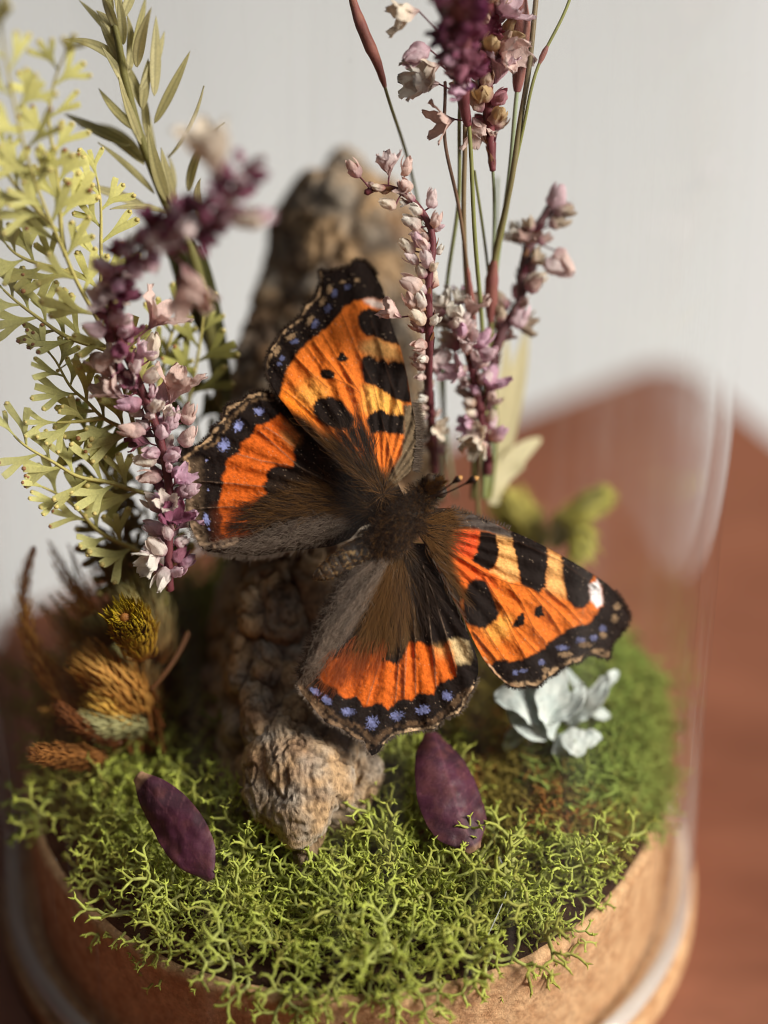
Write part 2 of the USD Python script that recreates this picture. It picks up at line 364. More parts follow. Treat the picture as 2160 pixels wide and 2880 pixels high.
t, col = rough_bark(hull_chain([(765, 2150, 5, 2.9), (800, 2090, 5.4, 2.9), (850, 2180, 3.4, 4.0), (846, 2280, 2.4, 2.9), (838, 2335, 2.2, 1.6)], .19, 8,
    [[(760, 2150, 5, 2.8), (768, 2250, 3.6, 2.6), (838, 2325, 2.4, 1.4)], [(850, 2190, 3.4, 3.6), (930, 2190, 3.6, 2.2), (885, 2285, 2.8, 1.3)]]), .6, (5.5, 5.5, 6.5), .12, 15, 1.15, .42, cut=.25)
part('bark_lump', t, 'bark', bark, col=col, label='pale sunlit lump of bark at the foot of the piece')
def chunk(ch, seed, amp=.5, tone=1.0, edge=.22):
    t, col = rough_bark(hull_chain(ch, edge, 6), amp, (5, 5, 8), .15, seed, tone, .42, cut=.35)
    part('bark_plate', t, 'bark', bark, col=col)
chunk([(930, 2055, 6, 1.9), (938, 2120, 4.6, 2.5), (925, 2180, 4.6, 1.8)], 21)
chunk([(850, 1990, 7, 2.0), (835, 2070, 6, 2.4), (815, 2130, 5, 1.6)], 22)
chunk([(720, 1955, 7, 1.6), (735, 2020, 6, 2.0), (740, 2070, 6, 1.8)], 23)
chunk([(745, 1845, 8, 1.3), (752, 1885, 7.6, 1.5)], 24)
chunk([(712, 1690, 9, 1.1), (717, 1745, 8.4, 1.4)], 25, .4)
chunk([(684, 1790, 9, .9), (682, 1910, 8.5, 1.2)], 26, .4)
chunk([(790, 1690, 9, 2.2), (800, 1760, 9, 2.4)], 27)
chunk([(830, 1900, 8, 1.7), (850, 1950, 8, 1.5)], 28)
chunk([(1000, 2110, 7, 1.6), (1020, 2180, 6.5, 1.9), (985, 2260, 6.5, 1.7), (950, 2310, 7, 1.2)], 29, .9)
chunk([(985, 2250, 7, 1.3), (1010, 2330, 8, 1.1), (1040, 2300, 9, 1.2)], 30, .8)
chunk([(960, 2150, 6, 1.4), (955, 2240, 5.4, 1.5), (930, 2290, 5.4, .9)], 31, .8)
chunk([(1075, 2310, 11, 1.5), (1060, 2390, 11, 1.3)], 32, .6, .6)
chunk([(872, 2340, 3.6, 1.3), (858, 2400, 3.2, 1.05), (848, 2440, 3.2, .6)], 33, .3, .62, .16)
# ------------------------------------------------------------------ butterfly
bf = thing('butterfly', 'orange and black tortoiseshell butterfly with spread wings resting on the bark', 'butterfly', P(1130, 1460, 0))
C1, C2, C3, C4, Z1 = (700, 700, 3.318), (480, 1060, 2.765), (800, 1500, 2.765), (1140, 1380, 2.5136), (460, 700, 2.127)

def sdist(p, poly):
    """Signed distance (px, positive inside) of points to a polygon."""
    a, b = poly, np.roll(poly, -1, 0)
    best = np.full(len(p), 1e9); inside = np.zeros(len(p), bool)
    for q, r in zip(a, b):
        e = r - q; w = p - q
        s = np.clip((w @ e) / (e @ e + 1e-9), 0, 1)
        best = np.minimum(best, np.hypot(*(w - s[:, None] * e).T))
        c = ((q[1] > p[:, 1]) != (r[1] > p[:, 1])) & (p[:, 0] < (r[0] - q[0]) * (p[:, 1] - q[1]) / (r[1] - q[1] + 1e-12) + q[0])
        inside ^= c
    return np.where(inside, best, -best)

def ldist(p, line):
    best = np.full(len(p), 1e9)
    for q, r in zip(line[:-1], line[1:]):
        e = r - q; w = p - q
        s = np.clip((w @ e) / (e @ e + 1e-9), 0, 1)
        best = np.minimum(best, np.hypot(*(w - s[:, None] * e).T))
    return best

def smooth_poly(poly, n):
    q = np.vstack([poly, poly[:1]])
    s = np.r_[0, np.cumsum(np.hypot(*np.diff(q, axis=0).T))]
    t = np.linspace(0, s[-1], n, endpoint=False)
    lin_ = np.stack([np.interp(t, s, q[:, k]) for k in (0, 1)], 1)
    k = np.exp(-np.linspace(-2, 2, 9) ** 2); k /= k.sum()
    return np.stack([np.convolve(np.r_[lin_[-4:, i], lin_[:, i], lin_[:4, i]], k, 'valid') for i in (0, 1)], 1)

DARK, ORANGE, BROWN = lin(25, 19, 17), lin(204, 106, 38), lin(48, 36, 27)
BLUE, BEIGE, CREAM, YEL, WHITE = lin(118, 124, 170), lin(166, 136, 104), lin(220, 164, 98), lin(220, 158, 74), lin(226, 224, 226)

def wing(name, outline, root, base_col, layers, veins, depth, label, vein_dark=True, seed=0, relief=None, step=2.3):
    out = smooth_poly(outline, 900)
    lo, hi = out.min(0) - 6, out.max(0) + 6
    nx, ny = ((hi - lo) / step).astype(int) + 1
    gx, gy = np.meshgrid(lo[0] + np.arange(nx) * step, lo[1] + np.arange(ny) * step, indexing='ij')
    p = np.stack([gx.ravel(), gy.ravel()], 1)
    sd = sdist(p, out[::3])
    use = sd > -step * 1.0
    quad = use.reshape(nx, ny); quad = quad[:-1, :-1] & quad[1:, :-1] & quad[:-1, 1:] & quad[1:, 1:]
    ii, jj = np.nonzero(quad)
    q = np.stack([ii * ny + jj, (ii + 1) * ny + jj, (ii + 1) * ny + jj + 1, ii * ny + jj + 1], 1)
    ids, inv = np.unique(q, return_inverse=True); q = inv.reshape(q.shape)
    g = p[ids]; s = sd[ids]
    fine = trimesh.creation if False else None
    dense = np.vstack([out + (np.roll(out, -1, 0) - out) * k / 4 for k in range(4)])
    _, near = cKDTree(dense).query(g[s < 0]); g[s < 0] = dense[near]
    # streaky grain along the direction away from the root
    rel = g - root; ang = np.arctan2(rel[:, 1], rel[:, 0]); rad = np.hypot(*rel.T)
    def streak(k, m, sd_): return meshkit.noise(np.stack([np.cos(ang) * k, np.sin(ang) * k, rad / m], 1), seed * 17 + sd_)
    j1 = streak(70, 26, 1) - .5; j2 = streak(160, 9, 2) - .5; j3 = meshkit.fbm(np.c_[g / 16, np.zeros(len(g))], 3, seed + 5) - .5
    warp = g + unit(rel) * (6.5 * j1 + 6 * j2)[:, None] + 5 * np.stack([j3, -j3], 1)
    col = np.broadcast_to(base_col, (len(g), 3)).copy()
    for L in layers:
        kind, pts, c, soft = L[:4]; op = L[4] if len(L) > 4 else 1.0
        if kind == 'poly': m = np.clip(.5 + sdist(warp, pts) / (2 * soft), 0, 1)
        elif kind == 'line': m = np.clip((soft[0] - ldist(warp, pts)) / soft[1] + .5, 0, 1) * np.clip(.35 + 1.6 * (meshkit.noise(np.c_[g / 9, np.zeros(len(g))], seed + 40) - .25), 0, 1)
        elif kind == 'spot':                                  # powdery scale spot
            m = np.zeros(len(g))
            for (x, y, w, h, a) in pts:
                ca, sa = math.cos(a), math.sin(a); e = g - (x, y)
                r = np.hypot((e[:, 0] * ca + e[:, 1] * sa) / w, (-e[:, 0] * sa + e[:, 1] * ca) / h)
                r = r + 1.1 * (meshkit.noise(np.c_[g / 2.8, np.zeros(len(g))], seed + 60) - .5) + .15 * j2
                m = np.maximum(m, np.clip((1 - r) / .5 + .5, 0, 1))
        m = (m * m * (3 - 2 * m))[:, None] * op
        col = col * (1 - m) + np.asarray(c) * m
    rg = np.random.default_rng(seed)
    vd = np.full(len(g), 1e9)
    for vn in veins: vd = np.minimum(vd, ldist(g + 2 * j3[:, None], vn))
    w = np.clip(1.5 - vd / 1.6, 0, 1)[:, None]
    col = col * (1 - .55 * w) + (lin(50, 32, 22) if vein_dark else lin(120, 100, 84)) * .55 * w * (1 if vein_dark else rg.uniform(.3, 1.5, (len(g), 1)))
    col = col * (1 + .5 * j2 + .2 * j1)[:, None] * rg.uniform(.84, 1.16, (len(g), 1))
    spk = rg.random(len(g)) < .006
    col[spk] = col[spk] * .4 + lin(190, 165, 140) * .5
    col = np.clip(col, .004, .9)
    t = depth(g[:, 0], g[:, 1]) - .16 * np.exp(-(vd / 6) ** 2) + .05 * j1 + .16 * np.sin(ang * 46 + seed) * np.clip(rad / 250, 0, 1) + .25 * j3 * np.clip(rad / 150, 0, 1)
    if relief is not None: t = t + relief(g, s)
    a = P(g[:, 0], g[:, 1], t); n = len(a)
    b = P(g[:, 0], g[:, 1], t + .11)
    f = np.vstack([q[:, [0, 1, 2]], q[:, [0, 2, 3]]])
    ed = np.sort(np.vstack([f[:, [0, 1]], f[:, [1, 2]], f[:, [2, 0]]]), 1)
    un, cn = np.unique(ed, axis=0, return_counts=True); rim = un[cn == 1]
    side = np.vstack([np.c_[rim[:, 0], rim[:, 1], rim[:, 1] + n], np.c_[rim[:, 0], rim[:, 1] + n, rim[:, 0] + n]])
    m = part(name, (np.vstack([a, b]), np.vstack([f, f[:, ::-1] + n, side])), 'wing', bf, col=np.vstack([col, np.broadcast_to(BROWN * .8, (n, 3))]), label=label)
    # fringe along the outer edge
    return m, dict(out=out, depth=depth, root=root, relief=relief)

def wing_hair(w, info, pxs, length, lift, material, width, rg, spread=.25, name='wing_hair'):
    pxs = np.asarray(pxs, float); d = unit(pxs - info['root'])
    a = rg.normal(0, spread, len(pxs)); d = np.stack([d[:, 0] * np.cos(a) - d[:, 1] * np.sin(a), d[:, 0] * np.sin(a) + d[:, 1] * np.cos(a)], 1)
    Ln = length * rg.uniform(.5, 1.3, len(pxs)); e = pxs + d * Ln[:, None]
    rl = info['relief']
    off = (lambda q: rl(q, np.full(len(q), 20.0))) if rl else (lambda q: 0)
    A = P(pxs[:, 0], pxs[:, 1], info['depth'](*pxs.T) + off(pxs) - .05); B = P(e[:, 0], e[:, 1], info['depth'](*e.T) + off(e) - lift * rg.uniform(.2, 1.2, len(pxs)))
    hairs(fresh(w.path, name), A, B, material, bf.base, width, bend=rg.normal(0, .22, A.shape))

def fringe(w, info, i0, i1, ln, material, width, rg, n, name='fringe'):
    out = info['out']; c = out.mean(0); k = rg.uniform(i0, i1, n); i = k.astype(int) % len(out)
    tg = unit(np.roll(out, -6, 0) - np.roll(out, 6, 0))[i]; nm = np.stack([tg[:, 1], -tg[:, 0]], 1)
    nm *= np.sign(((out[i] - c) * nm).sum(1))[:, None]
    a = out[i] - nm * 2; d = unit(nm + .5 * rg.normal(0, 1, (n, 2)))
    e = a + d * (ln * rg.uniform(.5, 1.2, n))[:, None]
    rl = info['relief']; r0 = rl(a, np.zeros(n)) if rl else 0
    tt = info['depth'](*a.T) + r0
    hairs(fresh(w.path, name), P(a[:, 0], a[:, 1], tt), P(e[:, 0], e[:, 1], tt + rg.normal(0, .2, n)), material, bf.base, width)

def inside_pts(poly, n, rg):
    lo, hi = poly.min(0), poly.max(0); p = rg.uniform(lo, hi, (n * 3, 2)); p = p[sdist(p, poly) > 0]; return p[:n]

rg = np.random.default_rng(5)
z1, c1, c2, c3, c4 = (lambda p, c=c: crop(p, c) for c in (Z1, C1, C2, C3, C4))
def spots(pts, c, w, h, a=0.0):
    q = crop([(x[0], x[1]) for x in pts], c)
    return [(x, y, (r[2] if len(r) > 2 else w) / c[2] / 2.5, (r[3] if len(r) > 2 else h) / c[2] / 2.5, (r[4] if len(r) > 4 else a)) for (x, y), r in zip(q, pts)]

# --- left forewing
LF_out = z1([(1330, 1540), (1410, 1590), (1450, 1500), (1400, 1400), (1480, 1330), (1515, 1230), (1510, 1120), (1500, 1000), (1482, 920), (1472, 850), (1460, 770), (1440, 680), (1420, 600), (1390, 520), (1360, 430), (1340, 330), (1310, 230), (1265, 140), (1210, 78), (1150, 66), (1105, 110), (1040, 125), (985, 140), (930, 128), (945, 200), (915, 270), (895, 310), (850, 335), (825, 400), (790, 425), (740, 470), (700, 505), (680, 545), (640, 600), (612, 680), (615, 740), (640, 810), (690, 890), (740, 950), (800, 1040), (900, 1140), (1000, 1230), (1100, 1320), (1200, 1400)])
LF_root = np.array(z1([(1310, 1470)])[0])
border = z1([(1345, 330), (1250, 292), (1200, 300), (1130, 320), (1080, 350), (1040, 405), (1000, 450), (930, 510), (850, 570), (800, 630), (760, 690), (730, 750), (705, 830), (690, 900), (560, 800), (560, 560), (800, 250), (860, 40), (1200, 0), (1400, 150)])
LF_lay = [
 ('poly', z1([(1190, 820), (1245, 815), (1330, 850), (1430, 910), (1440, 1010), (1360, 1000), (1300, 975), (1230, 990), (1195, 960)]), YEL, 14),
 ('poly', z1([(1190, 560), (1280, 530), (1400, 575), (1440, 690), (1380, 670), (1300, 665), (1230, 645), (1180, 600)]), CREAM * .8, 18),
 ('poly', z1([(790, 870), (880, 780), (990, 850), (960, 900), (900, 940), (850, 940)]), YEL, 34, .8),
 ('poly', z1([(690, 830), (760, 860), (900, 1000), (900, 1060), (800, 1020), (700, 920)]), lin(232, 126, 32), 20, .7),
 ('poly', c1([(1010, 640), (1050, 575), (1130, 555), (1240, 590), (1340, 630), (1390, 760), (1410, 900), (1330, 885), (1200, 830), (1100, 815), (1035, 755)]), DARK, 5),
 ('poly', c1([(1050, 1020), (1120, 985), (1165, 1010), (1190, 1050), (1250, 1030), (1300, 1070), (1340, 1040), (1450, 1065), (1490, 1200), (1500, 1300), (1520, 1430), (1450, 1435), (1350, 1390), (1250, 1325), (1160, 1275), (1080, 1240), (1060, 1150)]), DARK, 5),
 ('poly', z1([(1210, 1020), (1240, 985), (1300, 963), (1360, 990), (1445, 998), (1445, 1110), (1380, 1108), (1310, 1092), (1240, 1108)]), DARK, 5),
 ('poly', z1([(888, 935), (930, 890), (1000, 882), (1065, 910), (1110, 970), (1148, 1020), (1110, 1072), (1050, 1085), (980, 1065), (920, 1022), (890, 980)]), DARK, 6),
 ('poly', c1([(810, 1025), (870, 958), (930, 1020), (900, 1052), (850, 1050)]), DARK, 3),
 ('poly', c1([(668, 1160), (690, 1120), (730, 1132), (760, 1130), (806, 1172), (780, 1212), (700, 1222), (680, 1200)]), DARK, 3),
 ('poly', z1([(720, 950), (850, 1010), (940, 1090), (1040, 1140), (1100, 1210), (1170, 1290), (1220, 1250), (1270, 1300), (1330, 1340), (1400, 1250), (1470, 1300), (1520, 1640), (1300, 1640), (1150, 1460), (920, 1240)]), BROWN, 16),
 ('poly', z1([(1432, 930), (1500, 930), (1540, 1250), (1500, 1340), (1390, 1420), (1350, 1380), (1415, 1240), (1440, 1100)]), lin(104, 88, 68), 6),
 ('poly', border, DARK, 5),
 ('poly', z1([(1195, 305), (1250, 292), (1325, 330), (1328, 378), (1270, 352), (1210, 325)]), lin(190, 178, 172), 6, .9),
 ('spot', spots([(920, 355, 80, 60), (800, 410, 65, 80), (738, 560, 70, 90, .3), (615, 700, 70, 100, .5), (430, 862, 95, 55, -.3), (312, 1020, 60, 50), (285, 1072, 50, 45)], C1, 60, 60), BLUE * .5, 1, .8),
 ('spot', spots([(752, 380, 60, 90), (690, 490, 60, 100, .4), (570, 665, 60, 120, .5), (390, 820, 140, 60, -.5), (262, 950, 60, 120, .5), (1010, 290, 60, 40), (870, 310, 60, 40)], C1, 60, 60), BEIGE * .7, 1, .85),
 ('line', c1([(660, 230), (660, 340), (645, 440), (600, 480), (520, 570), (480, 650), (360, 740), (300, 800), (225, 910), (190, 1030), (160, 1120)]), BEIGE * .95, (5, 6)),
]
def LF_dep(x, y): r = np.clip((1400 - y) / 700, 0, 1); return 9.5 * r ** 1.3 + 1.2 * np.clip((x - 1100) / 150, -1, 1) * r - 1.0
LF_v = [z1(q) for q in ([(980, 830), (880, 740), (780, 640)], [(1110, 830), (1000, 690), (900, 560)], [(1330, 1420), (1220, 1100), (1175, 860), (1060, 690), (950, 510)], [(900, 1000), (800, 910), (705, 835)], [(1390, 1360), (1290, 960), (1250, 800), (1150, 600), (1060, 380)], [(1175, 860), (1080, 800), (980, 760), (860, 590)], [(1420, 1000), (1330, 700), (1240, 430)], [(1300, 1420), (1100, 1120), (900, 1000)])]
w, info = wing('forewing', LF_out, LF_root, ORANGE, LF_lay, LF_v, LF_dep, 'upper left forewing, its tip held up against the bark', seed=1)
wing_hair(w, info, inside_pts(z1([(850, 1030), (1040, 1150), (1180, 1290), (1260, 1290), (1340, 1350), (1400, 1560), (1300, 1500), (1100, 1310)]), 900, rg), 60, .5, 'fur_gold', .024, rg)
wing_hair(w, info, inside_pts(z1([(1060, 1100), (1150, 1060), (1250, 1150), (1300, 1400), (1200, 1380), (1050, 1290)]), 600, rg), 60, .4, 'fur_dark', .045, rg)
k = np.linspace(0, 1, 26); ln = z1(np.stack([1492 + 20 * np.sin(k * 3.2), 920 + 400 * k], 1))
for a in ln: wing_hair(w, info, np.repeat(a[None], 14, 0) + rg.normal(0, 2, (14, 2)) + (6, 0), 1, .2, 'fur_grey', .05, rg, name='edge_hair') if False else None
aa = np.repeat(ln, 16, 0) + rg.normal(0, 1.6, (26 * 16, 2)); e = aa + np.stack([22 + rg.normal(0, 4, len(aa)), rg.normal(4, 3, len(aa))], 1)
tt = LF_dep(*aa.T); hairs(fresh(w.path, 'edge_hair'), P(aa[:, 0], aa[:, 1], tt - .1), P(e[:, 0], e[:, 1], tt - .3), 'fur_grey', bf.base, .06)
fringe(w, info, 380, 690, 13, 'fur_dark', .05, rg, 1500)

# --- left hindwing
LH_out = c2([(1760, 1150), (1760, 1060), (1660, 930), (1550, 850), (1350, 670), (1170, 450), (1030, 280), (920, 170), (820, 135), (740, 115), (680, 110), (620, 122), (560, 180), (500, 200), (440, 215), (400, 290), (400, 340), (340, 380), (310, 400), (310, 450), (260, 490), (230, 530), (150, 545), (60, 570), (60, 640), (110, 680), (140, 760), (130, 850), (115, 960), (110, 1050), (150, 1090), (150, 1160), (180, 1230), (220, 1310), (290, 1360), (450, 1385), (600, 1392), (700, 1390), (900, 1358), (1100, 1338), (1250, 1320), (1400, 1260), (1480, 1170), (1580, 1130), (1680, 1190)])
LH_root = np.array(c2([(1640, 1040)])[0])
fold_p = c2([(760, 1190), (870, 1140), (960, 1105), (1100, 1078), (1250, 1072), (1380, 1100), (1440, 1135), (1350, 1215), (1150, 1300), (900, 1350), (700, 1380), (480, 1390), (280, 1360), (320, 1300), (500, 1265), (650, 1225)])
LH_lay = [
 ('poly', c2([(750, 820), (1000, 760), (1200, 640), (1600, 900), (1650, 1100), (1400, 1120), (1000, 1120), (620, 1180), (640, 1020)]), BROWN * .85, 40, .9),
 ('poly', c2([(440, 640), (540, 590), (550, 510), (605, 480), (650, 430), (665, 375), (720, 372), (800, 330), (850, 285), (910, 340), (960, 400), (1005, 450), (985, 500), (950, 575), (970, 640), (945, 705), (900, 700), (830, 690), (770, 712), (745, 740), (752, 790), (715, 850), (748, 905), (700, 940), (640, 1000), (600, 1080), (590, 1150), (520, 1215), (420, 1245), (385, 1200), (400, 1100), (365, 1000), (400, 900), (410, 850), (398, 780), (432, 720), (428, 680)]), lin(190, 88, 28), 5),
 ('poly', c2([(890, 370), (1010, 450), (990, 510), (930, 520), (880, 440)]), CREAM * .85, 22, .8),
 ('poly', c2([(380, 1040), (640, 1020), (620, 1250), (380, 1260)]), lin(140, 62, 24), 40, .6),
 ('poly', fold_p, lin(58, 48, 42), 12),
 ('poly', c2([(100, 640), (235, 640), (250, 900), (235, 1100), (290, 1320), (180, 1320), (90, 1060)]), lin(88, 72, 56), 14, .8),
 ('spot', spots([(690, 265, 95, 62, -.1), (527, 380, 80, 110, .5), (415, 528, 95, 110, .5), (278, 650, 30, 20), (292, 880, 24, 20), (278, 1105, 48, 100, -.3), (300, 1188, 30, 24)], C2, 60, 60), BLUE, 1),
 ('line', c2([(790, 140), (700, 130), (590, 160), (520, 200), (440, 265), (415, 330), (370, 380), (310, 470), (240, 528), (110, 630), (150, 720)]), BEIGE, (5, 6)),
 ('line', c2([(790, 175), (690, 170), (600, 200), (490, 300), (440, 370), (350, 510), (280, 550)]), lin(104, 82, 60), (6, 8)),
 ('line', c2([(120, 700), (150, 850), (150, 1080), (190, 1220), (240, 1320), (330, 1320), (500, 1280)]), lin(160, 134, 110), (10, 14), .7),
]
def LH_dep(x, y): return 1.3 + 1.5 * np.clip((x - 700) / 300, -1, 1) + .004 * np.clip(1300 - y, 0, 400)
def LH_rel(g, s):
    m = np.clip(sdist(g, fold_p) / 26, 0, 1); return -1.3 * np.sqrt(m)
LH_v = [c2(q) for q in ([(520, 600), (700, 650), (950, 700)], [(740, 390), (860, 470), (960, 540)], [(220, 810), (480, 830), (740, 855)], [(230, 1020), (500, 1010)], [(1500, 950), (1000, 700), (700, 430)])]
w, info = wing('hindwing', LH_out, LH_root, DARK, LH_lay, LH_v, LH_dep, 'lower left hindwing with a row of violet blue spots', vein_dark=False, seed=2, relief=LH_rel)
wing_hair(w, info, inside_pts(c2([(900, 930), (1150, 840), (1350, 820), (1560, 990), (1540, 1080), (1300, 1060), (950, 1100), (700, 1180), (700, 1020)]), 900, rg), 70, .6, 'fur_gold', .022, rg)
wing_hair(w, info, inside_pts(c2([(600, 1000), (1000, 900), (1500, 950), (1500, 1080), (900, 1130), (500, 1220)]), 1100, rg), 65, .5, 'fur_dark', .03, rg)
wing_hair(w, info, inside_pts(fold_p, 1500, rg), 34, .35, 'fur_grey', .024, rg, .5)
fringe(w, info, 470, 720, 16, 'fur_grey', .035, rg, 900)
fringe(w, info, 180, 470, 12, 'fur_dark', .05, rg, 1000)

# --- right hindwing
RH_out = c3([(870, 115), (800, 150), (720, 150), (620, 190), (540, 260), (470, 360), (400, 470), (340, 570), (280, 680), (240, 780), (200, 900), (170, 1000), (120, 1090), (95, 1180), (130, 1250), (190, 1310), (240, 1390), (320, 1470), (400, 1505), (490, 1550), (560, 1600), (620, 1620), (640, 1690), (680, 1732), (730, 1705), (770, 1640), (820, 1590), (900, 1555), (980, 1545), (1060, 1535), (1140, 1530), (1200, 1500), (1240, 1450), (1300, 1415), (1360, 1400), (1410, 1330), (1440, 1260), (1490, 1170), (1508, 1080), (1502, 980), (1472, 880), (1422, 760), (1372, 640), (1312, 520), (1252, 390), (1200, 270), (1160, 170), (1090, 80), (930, 70)])
RH_root = np.array(c3([(900, 60)])[0])
fold_r = c3([(830, 150), (800, 240), (760, 350), (700, 460), (650, 560), (580, 670), (500, 790), (420, 880), (330, 990), (260, 1090), (150, 1130), (100, 1150), (130, 1060), (190, 900), (240, 760), (340, 560), (460, 360), (540, 250), (640, 180), (740, 140)])
RH_lay = [
 ('poly', c3([(780, 200), (1000, 150), (1050, 500), (1020, 800), (960, 900), (740, 960), (520, 960), (600, 700)]), lin(74, 54, 30), 30, .9),
 ('poly', c3([(265, 1130), (330, 1020), (400, 975), (520, 930), (600, 925), (680, 935), (740, 925), (745, 1000), (800, 1000), (870, 1022), (922, 970), (950, 900), (968, 850), (1060, 845), (1110, 880), (1160, 880), (1230, 900), (1280, 830), (1320, 920), (1330, 1030), (1335, 1115), (1220, 1155), (1180, 1190), (1160, 1250), (1040, 1240), (990, 1295), (930, 1275), (870, 1310), (800, 1375), (760, 1320), (700, 1330), (620, 1345), (560, 1265), (510, 1280), (470, 1295), (400, 1205), (330, 1170)]), lin(198, 94, 30), 5),
 ('poly', c3([(1278, 825), (1350, 815), (1425, 845), (1455, 950), (1445, 1010), (1335, 1012), (1305, 920)]), lin(190, 166, 124), 9),
 ('poly', c3([(1150, 890), (1290, 860), (1320, 950), (1200, 960)]), CREAM * .8, 20, .7),
 ('poly', fold_r, lin(96, 82, 72), 12),
 ('poly', c3([(110, 1060), (300, 1000), (360, 1010), (200, 1230), (80, 1230)]), lin(84, 68, 56), 22, .7),
 ('line', c3([(720, 270), (560, 400), (420, 540), (340, 640)]), lin(60, 48, 40), (9, 10)),
 ('spot', spots([(240, 1228, 100, 50, .4), (330, 1300, 100, 70, .8), (497, 1388, 115, 70, .05), (682, 1475, 100, 120, .2), (880, 1418, 105, 85, -.2), (1075, 1375, 120, 85, -.2), (1265, 1262, 85, 90, -.6)], C3, 60, 60), BLUE, 1),
 ('line', c3([(120, 1200), (200, 1320), (300, 1420), (400, 1490), (560, 1590), (640, 1660)]), lin(120, 96, 74), (9, 10)),
 ('line', c3([(770, 1650), (860, 1560), (980, 1535), (1130, 1525), (1210, 1490), (1290, 1420), (1370, 1385), (1440, 1250), (1485, 1170)]), lin(196, 166, 132), (6, 6)),
 ('line', c3([(200, 1280), (420, 1440), (620, 1530), (690, 1640), (760, 1560), (900, 1500), (1150, 1470), (1300, 1340), (1420, 1220)]), lin(86, 66, 48), (9, 10)),
]
def RH_dep(x, y): return -.6 + 1.2 * np.clip((x - 1000) / 250, -1, 1) + 1.0 * np.clip((y - 1700) / 400, -1, 1)
def RH_rel(g, s):
    m = np.clip(sdist(g, fold_r) / 24, 0, 1); return -1.2 * np.sqrt(m) + .5 * np.exp(-(ldist(g, c3([(720, 270), (560, 400), (420, 540), (340, 640)])) / 14) ** 2) * (m > 0)
RH_v = [c3(q) for q in ([(1080, 250), (1120, 600), (1180, 1190)], [(960, 300), (1010, 600), (1020, 1240)], [(1100, 300), (1270, 820), (1340, 1100)], [(900, 300), (900, 900), (860, 1310)], [(850, 300), (800, 800), (640, 1330)], [(950, 900), (930, 1270)], [(1160, 880), (1180, 1180)])]
w, info = wing('hindwing', RH_out, RH_root, DARK, RH_lay, RH_v, RH_dep, 'right hindwing with a pale grey inner fold, nearest the camera', vein_dark=False, seed=3, relief=RH_rel)
wing_hair(w, info, inside_pts(c3([(800, 240), (930, 200), (970, 500), (920, 700), (720, 800), (560, 860), (640, 640)]), 1500, rg), 80, .6, 'fur_gold', .022, rg, .2)
wing_hair(w, info, inside_pts(c3([(360, 900), (600, 760), (800, 820), (780, 960), (500, 1080), (300, 1120)]), 700, rg), 75, .5, 'fur_orange', .022, rg, .15)
wing_hair(w, info, inside_pts(c3([(930, 140), (1100, 220), (1200, 500), (1050, 700), (950, 400)]), 400, rg), 60, .4, 'fur_dark', .045, rg, .2)
wing_hair(w, info, inside_pts(fold_r, 2400, rg), 30, .3, 'fur_grey', .024, rg, .5)
fringe(w, info, 20, 250, 26, 'fur_dark', .035, rg, 1100)
fringe(w, info, 250, 640, 12, 'fur_grey', .05, rg, 800)

